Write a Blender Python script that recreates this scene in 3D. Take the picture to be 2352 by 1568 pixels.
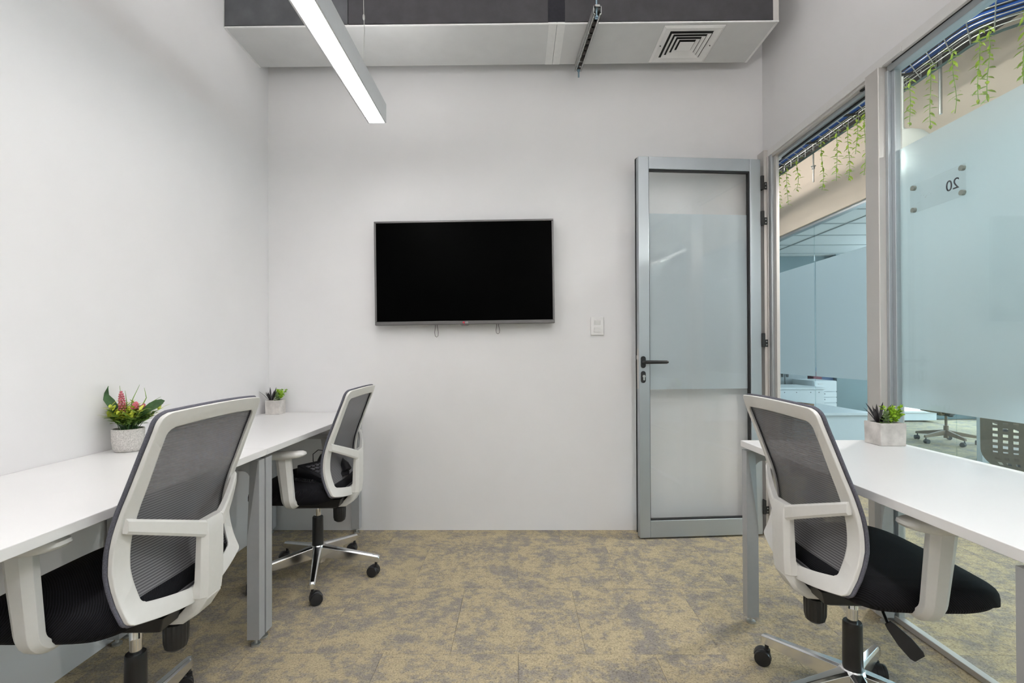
import bpy, bmesh, math, random
from mathutils import Vector, Matrix
from math import sin, cos, pi, radians, sqrt

# ------------------------------------------------------------------ clear
for o in list(bpy.data.objects):
    bpy.data.objects.remove(o)
scene = bpy.context.scene
COL = scene.collection
random.seed(7)

# ------------------------------------------------------------------ camera
F_PX, CY_PX = 1115.0, 805.09
PITCH, YAW, ROLL, CAM_Z = 0.00581, -0.01054, -0.00393, 1.1037

def cam_dir(x, y, z):
    c, s = cos(PITCH), sin(PITCH); y, z = c*y - s*z, s*y + c*z
    c, s = cos(YAW), sin(YAW); x, y = c*x + s*y, -s*x + c*y
    return Vector((x, y, z))
cd = bpy.data.cameras.new('camera')
cd.sensor_fit = 'HORIZONTAL'; cd.sensor_width = 36.0
cd.lens = F_PX/2352*36.0
cd.shift_y = (CY_PX - 784)/2352
cd.clip_start = 0.05; cd.clip_end = 100
cam = bpy.data.objects.new('camera', cd); COL.objects.link(cam)
R = cam_dir(cos(ROLL), 0, sin(ROLL)); U = cam_dir(-sin(ROLL), 0, cos(ROLL)); Fw = cam_dir(0, 1, 0)
M = Matrix(((R.x, U.x, -Fw.x, 0), (R.y, U.y, -Fw.y, 0), (R.z, U.z, -Fw.z, CAM_Z), (0, 0, 0, 1)))
cam.matrix_world = M
scene.camera = cam

# ------------------------------------------------------------------ world and exposure
w = bpy.data.worlds.new('world'); scene.world = w; w.use_nodes = True
bg = w.node_tree.nodes['Background']
bg.inputs[0].default_value = (0.80, 0.92, 1.0, 1); bg.inputs[1].default_value = 2.5
vs = scene.view_settings
vs.view_transform = 'Standard'; vs.look = 'None'; vs.gamma = 1.0; vs.use_curve_mapping = False
vs.exposure = 1.24
LAMP_STRENGTH = 8.2, 14.0     # left lamp, added unseen right lamp
UP_FILL = 7.0, 25.0  # upward glow added to both suspended lamps
PENDANT_W = 20.0
FILL_LAMP = 11.0  # strength of the added corridor fill lamps
OFFICE_W = 4.0  # strength of the added office ceiling panels

# ------------------------------------------------------------------ key planes
XL, XR, YB, YF = -1.566, 1.539, 3.042, -1.75
ZC = 3.35
XO = 2.76          # partition across the corridor
DESK_Z = 0.74

# ------------------------------------------------------------------ materials
MATS = {}
def nt(name):
    m = bpy.data.materials.new(name); m.use_nodes = True
    t = m.node_tree; t.nodes.clear()
    out = t.nodes.new('ShaderNodeOutputMaterial')
    MATS[name] = m
    return m, t, out
def N(t, kind, **kw):
    n = t.nodes.new(kind)
    for k, v in kw.items(): setattr(n, k, v)
    return n
def mix_rgb(t, fac, a, b, blend='MIX'):
    n = t.nodes.new('ShaderNodeMix'); n.data_type = 'RGBA'; n.blend_type = blend
    for sock, val in ((n.inputs[0], fac), (n.inputs[6], a), (n.inputs[7], b)):
        if hasattr(val, 'links'): t.links.new(val, sock)
        elif isinstance(val, (int, float)): sock.default_value = val
        else: sock.default_value = (*val, 1)
    return n.outputs[2]
def ramp(t, src, stops):
    n = t.nodes.new('ShaderNodeValToRGB')
    while len(n.color_ramp.elements) < len(stops): n.color_ramp.elements.new(0.5)
    for e, (p, c) in zip(n.color_ramp.elements, stops):
        e.position = p; e.color = (*c, 1) if not isinstance(c, (int, float)) else (c, c, c, 1)
    t.links.new(src, n.inputs[0]); return n.outputs[0]
def noise(t, vec, scale, detail=3, rough=0.55, out=0):
    n = N(t, 'ShaderNodeTexNoise'); n.inputs['Scale'].default_value = scale
    n.inputs['Detail'].default_value = detail; n.inputs['Roughness'].default_value = rough
    if vec is not None: t.links.new(vec, n.inputs['Vector'])
    return n.outputs[out]
def coords(t, kind='Object', scale=None):
    c = N(t, 'ShaderNodeTexCoord').outputs[kind]
    if scale:
        mp = N(t, 'ShaderNodeMapping'); mp.inputs['Scale'].default_value = scale
        t.links.new(c, mp.inputs[0]); c = mp.outputs[0]
    return c
def bump(t, bsdf, h, strength=0.2, dist=0.01):
    b = N(t, 'ShaderNodeBump'); b.inputs['Strength'].default_value = strength; b.inputs['Distance'].default_value = dist
    t.links.new(h, b.inputs['Height']); t.links.new(b.outputs[0], bsdf.inputs['Normal'])

def pmat(name, col, rough=0.5, metal=0.0, spec=0.5, grain=0.0, grain_scale=60, bump_s=0.0, bump_scale=200, emit=None, coat=0.0, gscale=None):
    """principled material with procedural colour grain and fine relief"""
    m, t, out = nt(name)
    b = N(t, 'ShaderNodeBsdfPrincipled')
    b.inputs['Roughness'].default_value = rough; b.inputs['Metallic'].default_value = metal
    b.inputs['Specular IOR Level'].default_value = spec
    b.inputs['Coat Weight'].default_value = coat
    c = coords(t, 'Object', gscale)
    nz = noise(t, c, grain_scale)
    g = max(grain, 0.015)
    lo = tuple(x*(1-g) for x in col); hi = tuple(min(1, x*(1+g)) for x in col)
    t.links.new(ramp(t, nz, [(0.3, lo), (0.7, hi)]), b.inputs['Base Color'])
    if bump_s: bump(t, b, noise(t, c, bump_scale), bump_s, 0.002)
    if emit:
        b.inputs['Emission Color'].default_value = (*emit[0], 1); b.inputs['Emission Strength'].default_value = emit[1]
    t.links.new(b.outputs[0], out.inputs[0])
    return m

pmat('wall_paint', (0.795, 0.785, 0.79), 0.6, grain=0.012, grain_scale=3, bump_s=0.05, bump_scale=350)
pmat('cream_paint', (0.76, 0.66, 0.55), 0.7, grain=0.02, grain_scale=3, bump_s=0.05, bump_scale=300)
pmat('slab_dark', (0.055, 0.053, 0.055), 0.85, grain=0.15, grain_scale=6, bump_s=0.3, bump_scale=60)
pmat('duct_dark', (0.046, 0.044, 0.049), 0.62, grain=0.18, grain_scale=14, bump_s=0.35, bump_scale=500)
pmat('duct_dark_foil', (0.105, 0.108, 0.116), 0.42, metal=0.3, grain=0.2, grain_scale=9, bump_s=0.3, bump_scale=300)
pmat('duct_white', (0.60, 0.605, 0.605), 0.5, grain=0.03, grain_scale=8, bump_s=0.2, bump_scale=150)
pmat('duct_tape', (0.74, 0.74, 0.735), 0.45, grain=0.03, grain_scale=30, bump_s=0.3, bump_scale=120)
pmat('black_foam', (0.012, 0.012, 0.018), 0.8, grain=0.2)
pmat('vent_white', (0.78, 0.775, 0.77), 0.45)
pmat('vent_dark', (0.02, 0.02, 0.02), 0.8)
pmat('zinc', (0.55, 0.56, 0.55), 0.42, metal=0.9, grain=0.1, grain_scale=90)
pmat('zinc_blue', (0.30, 0.42, 0.50), 0.4, metal=0.8, grain=0.1)
pmat('alu', (0.47, 0.505, 0.53), 0.40, metal=0.7, grain=0.03, grain_scale=4, gscale=(1, 1, 0.1))
pmat('alu_warm', (0.60, 0.575, 0.55), 0.42, metal=0.35, grain=0.03, grain_scale=4)
pmat('alu_trim', (0.74, 0.73, 0.72), 0.45, metal=0.1)
pmat('rubber', (0.012, 0.012, 0.013), 0.6)
pmat('black_metal', (0.014, 0.014, 0.015), 0.42)
pmat('laminate', (0.82, 0.81, 0.808), 0.32, grain=0.01, grain_scale=2, bump_s=0.03, bump_scale=400)
pmat('desk_steel', (0.42, 0.43, 0.445), 0.42, metal=0.25, grain=0.02)
pmat('chair_plastic', (0.72, 0.71, 0.685), 0.45, grain=0.015, bump_s=0.05, bump_scale=900)
pmat('chair_trim', (0.10, 0.10, 0.125), 0.75, grain=0.35, grain_scale=420)
pmat('black_plastic', (0.014, 0.014, 0.015), 0.40)
pmat('caster_black', (0.016, 0.016, 0.018), 0.38)
pmat('chrome', (0.80, 0.81, 0.82), 0.15, metal=1.0)
pmat('tv_bezel', (0.16, 0.155, 0.155), 0.35, metal=0.7)
pmat('tv_screen', (0.0006, 0.0006, 0.0006), 0.35, spec=0.02)
pmat('tv_back', (0.02, 0.02, 0.02), 0.5)
pmat('logo_red', (0.55, 0.03, 0.06), 0.4)
pmat('logo_white', (0.75, 0.75, 0.75), 0.4)
pmat('wire_grey', (0.12, 0.11, 0.11), 0.5)
pmat('switch_plastic', (0.80, 0.79, 0.78), 0.35)
pmat('lamp_body', (0.60, 0.61, 0.62), 0.42, metal=0.2)
pmat('cable_steel', (0.45, 0.45, 0.43), 0.35, metal=0.8)
pmat('concrete', (0.60, 0.57, 0.54), 0.85, grain=0.22, grain_scale=18, bump_s=0.35, bump_scale=120)
pmat('stone_pot', (0.60, 0.575, 0.55), 0.85, grain=0.28, grain_scale=260, bump_s=0.4, bump_scale=260)
pmat('soil', (0.05, 0.035, 0.025), 0.95, grain=0.4, grain_scale=120)
pmat('leaf_dark', (0.055, 0.13, 0.045), 0.45, grain=0.35, grain_scale=40)
pmat('leaf_mid', (0.20, 0.34, 0.06), 0.45, grain=0.35, grain_scale=50)
pmat('leaf_lime', (0.52, 0.58, 0.06), 0.45, grain=0.35, grain_scale=60)
pmat('leaf_bright', (0.33, 0.55, 0.03), 0.45, grain=0.4, grain_scale=60)
pmat('leaf_black', (0.018, 0.016, 0.018), 0.45, grain=0.3, grain_scale=60)
pmat('succulent', (0.22, 0.32, 0.13), 0.5, grain=0.3, grain_scale=70)
pmat('vine_green', (0.40, 0.55, 0.07), 0.5, grain=0.35, grain_scale=40)
pmat('petal_pink', (0.55, 0.13, 0.17), 0.6, grain=0.3, grain_scale=200)
pmat('cable_blue', (0.02, 0.10, 0.42), 0.5, grain=0.2, grain_scale=8)
pmat('tray_wire_shaded', (0.10, 0.15, 0.15), 0.5, metal=0.3)  # dark tone includes the shadow along the side wire
pmat('pipe_dark', (0.035, 0.028, 0.025), 0.8, grain=0.2)
pmat('office_white', (0.75, 0.80, 0.83), 0.45, grain=0.02)
pmat('office_grey', (0.32, 0.36, 0.37), 0.5, grain=0.05)
pmat('office_teal', (0.17, 0.24, 0.26), 0.35, grain=0.08, grain_scale=2)
pmat('office_dark', (0.05, 0.055, 0.055), 0.6)
pmat('handle_grey', (0.30, 0.34, 0.36), 0.45)
pmat('wood_brown', (0.28, 0.15, 0.06), 0.5, grain=0.3, grain_scale=20)
pmat('paper', (0.80, 0.82, 0.82), 0.6)
pmat('binder_red', (0.16, 0.03, 0.05), 0.5)
pmat('binder_blue', (0.04, 0.09, 0.20), 0.5)
pmat('chair_brown', (0.24, 0.18, 0.115), 0.5, grain=0.1)
pmat('tile_ceiling', (0.70, 0.74, 0.75), 0.8, grain=0.04, grain_scale=90, bump_s=0.2, bump_scale=300)
pmat('tbar', (0.32, 0.36, 0.37), 0.5)
pmat('sign_print', (0.05, 0.055, 0.07), 0.5)
pmat('sign_print_faint', (0.48, 0.54, 0.55), 0.5)
pmat('sign_pin', (0.26, 0.29, 0.26), 0.4)
pmat('phone_black', (0.018, 0.018, 0.022), 0.30)
pmat('phone_key', (0.20, 0.20, 0.22), 0.4)

def m_emit(name, col, s):
    m, t, out = nt(name)
    e = N(t, 'ShaderNodeEmission'); e.inputs[0].default_value = (*col, 1); e.inputs[1].default_value = s
    t.links.new(e.outputs[0], out.inputs[0])
for _k in (0, 1):
    m_emit('lamp_light_%d' % _k, (1.0, 0.985, 0.97), LAMP_STRENGTH[_k]); m_emit('up_fill_%d' % _k, (1.0, 0.985, 0.97), UP_FILL[_k])
m_emit('fill_light', (1.0, 0.95, 0.88), FILL_LAMP)
m_emit('fill_light_far', (1.0, 0.95, 0.88), FILL_LAMP*1.6)
m_emit('bulb_light', (1.0, 0.98, 0.95), 60.0)
m_emit('panel_fill', (0.86, 0.95, 1.0), OFFICE_W)

def m_seat():
    m, t, out = nt('seat_fabric')
    b = N(t, 'ShaderNodeBsdfPrincipled'); b.inputs['Roughness'].default_value = 0.85
    b.inputs['Specular IOR Level'].default_value = 0.2
    wv = N(t, 'ShaderNodeTexWave'); wv.wave_type = 'BANDS'; wv.bands_direction = 'DIAGONAL'
    wv.inputs['Scale'].default_value = 95; wv.inputs['Distortion'].default_value = 0.3
    t.links.new(coords(t), wv.inputs[0])
    t.links.new(ramp(t, wv.outputs[1], [(0.2, (0.004, 0.004, 0.005)), (0.8, (0.014, 0.014, 0.018))]), b.inputs['Base Color'])
    bump(t, b, wv.outputs[1], 0.5, 0.002)
    t.links.new(b.outputs[0], out.inputs[0])
m_seat()

def m_mesh():
    """open woven back: fine horizontal yarns with gaps you can see through"""
    m, t, out = nt('back_mesh')
    b = N(t, 'ShaderNodeBsdfPrincipled'); b.inputs['Roughness'].default_value = 0.8; b.inputs['Specular IOR Level'].default_value = 0.2
    c = coords(t)
    wv = N(t, 'ShaderNodeTexWave'); wv.wave_type = 'BANDS'; wv.bands_direction = 'Z'
    wv.inputs['Scale'].default_value = 46; wv.inputs['Distortion'].default_value = 0.15
    t.links.new(c, wv.inputs[0])
    t.links.new(ramp(t, wv.outputs[1], [(0.2, (0.235, 0.23, 0.24)), (0.8, (0.125, 0.122, 0.132))]), b.inputs['Base Color'])
    tr = N(t, 'ShaderNodeBsdfTransparent')
    fac = ramp(t, wv.outputs[1], [(0.40, 0.0), (0.85, 0.15)])
    ms = N(t, 'ShaderNodeMixShader'); t.links.new(fac, ms.inputs[0])
    t.links.new(b.outputs[0], ms.inputs[1]); t.links.new(tr.outputs[0], ms.inputs[2])
    t.links.new(ms.outputs[0], out.inputs[0])
m_mesh()

def m_glass(name, tint, refl=1.0):
    m, t, out = nt(name)
    tr = N(t, 'ShaderNodeBsdfTransparent'); tr.inputs[0].default_value = (*tint, 1)
    gl = N(t, 'ShaderNodeBsdfGlossy'); gl.inputs['Roughness'].default_value = 0.02
    lw = N(t, 'ShaderNodeLayerWeight'); lw.inputs[0].default_value = 0.5
    p = N(t, 'ShaderNodeMath', operation='POWER'); t.links.new(lw.outputs['Facing'], p.inputs[0]); p.inputs[1].default_value = 5
    ma = N(t, 'ShaderNodeMath', operation='MULTIPLY_ADD'); t.links.new(p.outputs[0], ma.inputs[0])
    ma.inputs[1].default_value = 0.9*refl; ma.inputs[2].default_value = 0.035*refl
    ms = N(t, 'ShaderNodeMixShader'); t.links.new(ma.outputs[0], ms.inputs[0])
    t.links.new(tr.outputs[0], ms.inputs[1]); t.links.new(gl.outputs[0], ms.inputs[2])
    t.links.new(ms.outputs[0], out.inputs[0])
m_glass('glass', (0.955, 0.985, 0.985))
m_glass('glass_far', (0.86, 0.92, 0.93))
m_glass('glass_door', (0.985, 0.992, 0.99))
m_glass('acrylic', (0.975, 0.985, 0.985), 1.1)

def m_film(name, col, transl, diff, blur=0.0):
    """etched film: scatters light both ways, blurs what stands close behind it"""
    m, t, out = nt(name)
    tl = N(t, 'ShaderNodeBsdfTranslucent'); tl.inputs[0].default_value = (*[c*transl for c in col], 1)
    df = N(t, 'ShaderNodeBsdfDiffuse'); df.inputs[0].default_value = (*[c*diff for c in col], 1)
    ad = N(t, 'ShaderNodeAddShader'); t.links.new(tl.outputs[0], ad.inputs[0]); t.links.new(df.outputs[0], ad.inputs[1])
    res = ad.outputs[0]
    if blur:
        rf = N(t, 'ShaderNodeBsdfRefraction'); rf.inputs['Color'].default_value = (*[c*blur for c in col], 1)
        rf.inputs['Roughness'].default_value = 0.62; rf.inputs['IOR'].default_value = 1.18
        a2 = N(t, 'ShaderNodeAddShader'); t.links.new(res, a2.inputs[0]); t.links.new(rf.outputs[0], a2.inputs[1]); res = a2.outputs[0]
    t.links.new(res, out.inputs[0])
m_film('pendant_shade', (0.95, 0.98, 0.93), 0.04, 0.60)
m_film('frost_film', (0.90, 0.975, 1.0), 0.22, 0.20, 0.30)
m_film('frost_film_far', (0.92, 0.97, 1.0), 0.24, 0.26)
m_film('frost_film_door', (0.84, 0.92, 0.97), 0.40, 0.44)

def m_carpet():
    """loop-pile carpet tile: ochre ground worn through to grey, print shifts from tile to tile"""
    m, t, out = nt('carpet')
    b = N(t, 'ShaderNodeBsdfPrincipled'); b.inputs['Roughness'].default_value = 0.95; b.inputs['Specular IOR Level'].default_value = 0.1
    c = coords(t, 'Object')
    oi = N(t, 'ShaderNodeObjectInfo')
    sc = N(t, 'ShaderNodeVectorMath', operation='SCALE'); sc.inputs[0].default_value = (37, 53, 11)
    t.links.new(oi.outputs['Random'], sc.inputs['Scale'])
    ad = N(t, 'ShaderNodeVectorMath', operation='ADD'); t.links.new(c, ad.inputs[0]); t.links.new(sc.outputs[0], ad.inputs[1])
    v = ad.outputs[0]
    big = noise(t, v, 8.0, 7, 0.70)
    st = N(t, 'ShaderNodeMapping'); st.inputs['Scale'].default_value = (0.85, 1.2, 1); t.links.new(v, st.inputs[0])
    mid = noise(t, st.outputs[0], 34, 5, 0.75)
    fine = noise(t, v, 170, 4, 0.7)
    mix1 = N(t, 'ShaderNodeMath', operation='MULTIPLY_ADD'); t.links.new(mid, mix1.inputs[0]); mix1.inputs[1].default_value = 0.7
    t.links.new(big, mix1.inputs[2])
    base = ramp(t, mix1.outputs[0], [(0.70, (0.295, 0.268, 0.243)), (0.80, (0.355, 0.315, 0.255)), (0.89, (0.475, 0.395, 0.265)), (1.0, (0.52, 0.44, 0.29))])
    fl = ramp(t, fine, [(0.32, 0.30), (0.46, 0.92), (0.68, 1.3)])
    colr = mix_rgb(t, 0.75, base, fl, 'MULTIPLY')
    t.links.new(colr, b.inputs['Base Color'])
    bump(t, b, fine, 0.8, 0.004)
    t.links.new(b.outputs[0], out.inputs[0])
m_carpet()

# ------------------------------------------------------------------ mesh helpers
class MB:
    def __init__(s): s.v = []; s.f = []
    def box(s, x0, x1, y0, y1, z0, z1, mat=None):
        b = len(s.v)
        P = [(x0,y0,z0),(x1,y0,z0),(x1,y1,z0),(x0,y1,z0),(x0,y0,z1),(x1,y0,z1),(x1,y1,z1),(x0,y1,z1)]
        s.v += [tuple(mat @ Vector(p)) for p in P] if mat else P
        s.f += [tuple(b+i for i in q) for q in ((0,3,2,1),(4,5,6,7),(0,1,5,4),(1,2,6,5),(2,3,7,6),(3,0,4,7))]
        return s
    def rings(s, rings, closed_ring=True, cap=True, loop=False):
        b = len(s.v); n = len(rings[0])
        for r in rings: s.v += [tuple(p) for p in r]
        m = len(rings)
        for i in range(m if loop else m-1):
            j = (i+1) % m
            for k in range(n if closed_ring else n-1):
                l = (k+1) % n
                s.f.append((b+i*n+k, b+i*n+l, b+j*n+l, b+j*n+k))
        if cap and not loop:
            s.f.append(tuple(b+k for k in reversed(range(n)))); s.f.append(tuple(b+(m-1)*n+k for k in range(n)))
        return s
    def tube(s, path, r, seg=10, loop=False, up=(0,0,1), cap=True):
        path = [Vector(p) for p in path]; rs = []
        m = len(path); prev = None
        for i, p in enumerate(path):
            a = path[i-1] if (i > 0 or loop) else p
            c = path[(i+1) % m] if (i < m-1 or loop) else p
            t = (c-a).normalized()
            if prev is None:
                u = Vector(up)
                if abs(u.dot(t)) > 0.95: u = Vector((1,0,0))
                prev = (u - t*u.dot(t)).normalized()
            else:
                q = prev - t*prev.dot(t)
                prev = q.normalized() if q.length > 1e-6 else prev
            bn = t.cross(prev)
            rr = r[i] if isinstance(r, (list, tuple)) else r
            rs.append([p + (prev*cos(2*pi*k/seg) + bn*sin(2*pi*k/seg))*rr for k in range(seg)])
        return s.rings(rs, True, cap, loop)
    def lathe(s, prof, c=(0,0,0), seg=24, cap=True):
        return s.rings([[(c[0]+r*cos(2*pi*k/seg), c[1]+r*sin(2*pi*k/seg), c[2]+z) for k in range(seg)] for r, z in prof], True, cap)
    def prism(s, poly, axis, a, b_):
        """polygon in the two other axes extruded along axis from a to b"""
        def P(p, q):
            return {'x': (q, p[0], p[1]), 'y': (p[0], q, p[1]), 'z': (p[0], p[1], q)}[axis]
        return s.rings([[P(p, a) for p in poly], [P(p, b_) for p in poly]])
    def quad(s, pts):
        b = len(s.v); s.v += [tuple(p) for p in pts]; s.f.append(tuple(range(b, b+len(pts)))); return s
    def mesh(s, name, smooth=None):
        me = bpy.data.meshes.new(name); me.from_pydata(s.v, [], s.f)
        bm = bmesh.new(); bm.from_mesh(me); bmesh.ops.recalc_face_normals(bm, faces=bm.faces); bm.to_mesh(me); bm.free()
        if smooth is not None:
            me.shade_smooth(); me.set_sharp_from_angle(angle=radians(smooth))
        me.update(); return me

def obj(name, me, mat, parent=None, loc=(0,0,0), rot=(0,0,0), bevel=0, seg=2, smooth=None):
    if isinstance(me, MB): me = me.mesh(name, smooth)
    if mat and not me.materials: me.materials.append(MATS[mat])
    o = bpy.data.objects.new(name, me); COL.objects.link(o)
    o.location = loc; o.rotation_euler = rot
    if parent: o.parent = parent
    if bevel:
        b = o.modifiers.new('bevel', 'BEVEL'); b.width = bevel; b.segments = seg; b.limit_method = 'ANGLE'; b.angle_limit = radians(35); b.harden_normals = True
    return o
def tag(o, label=None, cat=None, group=None, kind=None):
    if label: o['label'] = label
    if cat: o['category'] = cat
    if group: o['group'] = group
    if kind: o['kind'] = kind
    return o
def empty(name, loc=(0,0,0), rz=0):
    o = bpy.data.objects.new(name, None); COL.objects.link(o); o.location = loc; o.rotation_euler = (0,0,rz)
    o.empty_display_size = 0.1; return o
def bx(*a): return MB().box(*a)
def struct(name, mb, mat, label=None, cat=None, **k):
    return tag(obj(name, mb, mat, **k), label, cat, kind='structure')
def text_mesh(body, size, depth=0.0005):
    cu = bpy.data.curves.new('txt', 'FONT'); cu.body = body; cu.size = size; cu.extrude = depth
    cu.align_x = 'CENTER'; cu.align_y = 'CENTER'
    o = bpy.data.objects.new('txt', cu); COL.objects.link(o)
    dg = bpy.context.evaluated_depsgraph_get(); dg.update()
    me = bpy.data.meshes.new_from_object(o.evaluated_get(dg)); bpy.data.objects.remove(o); return me

# ================================================================== SETTING
# ---- floor: base slab and carpet tiles
fl = struct('floor', bx(XL-0.1, 8.2, YF-0.1, 9.0, -0.12, -0.007), 'carpet', 'mottled ochre and grey carpet tile floor', 'floor')
TS = 0.5
tile_me = MB().box(-TS/2+0.0006, TS/2-0.0006, -TS/2+0.0006, TS/2-0.0006, -0.007, 0.0).mesh('carpet_tile')
ny = 0
for j in range(-3, 13):
    yc = 0.04 + j*TS
    off = (j % 2)*TS/2
    for i in range(-4, 6):
        xc = 0.0 + i*TS + off
        if xc < XL-0.1-TS/2 or xc > XO+0.1: continue
        if yc > YB+0.1 and xc < XR-0.3: continue
        o = obj('carpet_tile', tile_me, 'carpet', fl, (xc, yc, 0), (0, 0, random.choice((0, pi))))
for i in range(0, 7):
    for j in range(0, 10):
        o = obj('carpet_tile', tile_me, 'carpet', fl, (XO+0.38+i*TS, 3.4+j*TS, 0), (0, 0, random.choice((0, pi))))

# ---- walls and ceiling of the room
struct('wall_left', bx(XL-0.12, XL, YF-0.12, YB+0.12, 0, ZC), 'wall_paint', 'white painted wall beside the two left desks', 'wall')
struct('wall_back', bx(XL, XR+0.1, YB, YB+0.12, 0, ZC), 'wall_paint', 'white painted wall carrying the television', 'wall')
struct('wall_front', bx(XL, XR+0.1, YF-0.12, YF, 0, ZC), 'wall_paint', 'white painted wall behind the viewer', 'wall')
struct('wall_right', bx(XR, XR+0.10, YF, YB, 2.335, ZC), 'wall_paint', 'white wall above the glass partition', 'wall')
struct('ceiling', bx(XL-0.12, XR+0.1, YF-0.12, YB+0.12, ZC, ZC+0.1), 'wall_paint', 'pale painted slab above the room', 'ceiling')  # unseen ceiling, made pale to bounce light into the room

# ---- partition: head trim, post, rails, pane with frosted film
hd = struct('trim_1', bx(XR-0.012, XR+0.09, YF, YB, 2.292, 2.335), 'alu_trim', 'pale aluminium head rail along the top of the glass partition', 'trim', bevel=0.002)
obj('glazing_channel', bx(XR+0.004, XR+0.05, YF, 2.03, 2.262, 2.292), 'alu', hd, bevel=0.002)
obj('seal', bx(XR+0.001, XR+0.004, YF, 2.0, 2.2895, 2.2918), 'rubber', hd)
obj('joint_cover', bx(XR-0.016, XR-0.012, 1.93, 2.03, 2.293, 2.312), 'alu_trim', hd)
ps = struct('trim_2', bx(XR-0.03, XR+0.07, 2.034, 2.112, 0, 2.292), 'alu_warm', 'warm grey aluminium post between doorway and fixed glass', 'trim', bevel=0.004)
obj('glazing_bead', bx(XR-0.002, XR+0.045, 2.018, 2.034, 0, 2.27), 'alu', ps, bevel=0.002)
obj('glazing_bead', bx(XR+0.012, XR+0.036, 2.000, 2.018, 0, 2.265), 'alu', ps, bevel=0.002)
obj('strike_plate', bx(XR-0.002, XR+0.03, 2.112, 2.114, 0.87, 1.13), 'zinc', ps)
rl = struct('trim_3', bx(XR+0.006, XR+0.034, YF, 2.034, 0, 0.022), 'alu_warm', 'low aluminium floor rail under the fixed glass', 'trim', bevel=0.002)

g1 = empty('window_1', (XR+0.02, 0, 0)); tag(g1, 'fixed glass partition pane with a wide frosted band', 'window', kind='structure')
obj('pane', bx(0, 0.010, YF, 2.012, 0.02, 2.275), 'glass', g1)
obj('frosted_film', MB().quad([(0.0115, YF, 0.880), (0.0115, 2.0, 0.880), (0.0115, 2.0, 1.932), (0.0115, YF, 1.932)]), 'frost_film', g1)

# ---- doorway frame
df = struct('trim_4', bx(XR-0.035, XR+0.022, 2.962, YB, 0, 2.335), 'alu_warm', 'aluminium hinge jamb in the corner beside the open door', 'trim', bevel=0.003)
obj('jamb_stop', bx(XR-0.01, XR+0.022, 2.925, 2.962, 0, 2.30), 'alu', df, bevel=0.003)
obj('jamb_lip', bx(XR+0.004, XR+0.022, 2.897, 2.925, 0, 2.29), 'alu_warm', df, bevel=0.002)
obj('jamb_seal', bx(XR-0.018, XR-0.012, 2.950, 2.962, 0, 2.29), 'alu_warm', df)
dh = struct('trim_5', bx(XR-0.005, XR+0.07, 2.112, 2.962, 2.278, 2.294), 'alu_warm', 'aluminium head of the door frame', 'trim', bevel=0.002)
obj('head_stop', bx(XR+0.018, XR+0.07, 2.112, 2.90, 2.262, 2.278), 'alu', dh, bevel=0.002)
obj('head_seal', bx(XR+0.040, XR+0.05, 2.112, 2.90, 2.254, 2.262), 'rubber', dh)
obj('closer_plate', bx(XR+0.004, XR+0.016, 2.14, 2.19, 2.272, 2.278), 'rubber', dh)

# ---- open door leaf (local x runs from hinge to latch, y is thickness towards the wall)
DW, DT, DH = 0.756, 0.046, 2.262
ang = pi + 0.083
door = empty('door_1', (1.476, 2.944, 0.010)); door.rotation_euler = (0, 0, ang)
tag(door, 'open aluminium framed glass door with frosted band folded against the back wall', 'door', kind='structure')
# local: +x towards latch, -y towards the wall (after rotation by ~pi), +y ... room side
def dl(name, x0, x1, z0, z1, mat, y0=-DT, y1=0.0, par=None, **k):
    return obj(name, bx(x0, x1, y0, y1, z0, z1), mat, par or door, **k)
SW = 0.064
dl('stile', 0, SW+0.004, 0, DH, 'alu', bevel=0.003); dl('stile', DW-SW, DW, 0, DH, 'alu', bevel=0.003)
dl('rail', SW+0.004, DW-SW, DH-0.074, DH, 'alu', bevel=0.003); dl('rail', SW+0.004, DW-SW, 0, 0.100, 'alu', bevel=0.003)
gx0, gx1, gz0, gz1 = SW+0.004, DW-SW, 0.100, DH-0.074
for a in ((gx0, gx0+0.007, gz0, gz1), (gx1-0.004, gx1, gz0, gz1), (gx0, gx1, gz0, gz0+0.007), (gx0, gx1, gz1-0.009, gz1)):
    dl('gasket', *a, 'rubber', y0=-0.030, y1=-0.008)
dl('glass_pane', gx0, gx1, gz0, gz1, 'glass_door', y0=-0.026, y1=-0.018)
obj('frosted_film', MB().quad([(gx0+0.007, -0.027, 0.876), (gx1-0.004, -0.027, 0.876), (gx1-0.004, -0.027, 1.930), (gx0+0.007, -0.027, 1.930)]), 'frost_film_door', door)
dl('edge_seal', DW-0.004, DW+0.004, 0.02, DH, 'rubber', y0=-DT-0.006, y1=-DT+0.002)
dl('edge_seal', 0.0, DW, DH, DH+0.004, 'rubber', y0=-DT-0.002, y1=-DT+0.010)
dl('latch_plate', DW, DW+0.001, 0.88, 1.12, 'alu_warm', y0=-0.036, y1=-0.012)
dl('latch_bolt', DW+0.001, DW+0.006, 1.055, 1.08, 'alu_trim', y0=-0.032, y1=-0.020)
def rosette(mb, cx, cz, w_, h_, y0, y1, seg=10):
    pts = []
    for k in range(seg+1): a = pi*k/seg; pts.append((cx+w_*cos(a), cz+(h_-w_)+w_*sin(a)))
    for k in range(seg+1): a = pi+pi*k/seg; pts.append((cx+w_*cos(a), cz-(h_-w_)+w_*sin(a)))
    mb.prism(pts, 'y', y0, y1); return mb
HX = DW-0.023
hs = obj('handle', rosette(MB(), HX, 1.040, 0.0145, 0.035, 0.0, 0.009), 'black_metal', door, bevel=0.002)
lv = MB(); lv.tube([(HX, 0.009, 1.040), (HX, 0.036, 1.040), (HX-0.006, 0.044, 1.040), (HX-0.02, 0.047, 1.040), (HX-0.125, 0.047, 1.040), (HX-0.135, 0.047, 1.040)], [0.009, 0.009, 0.0105, 0.0105, 0.0098, 0.006], 12)
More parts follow.
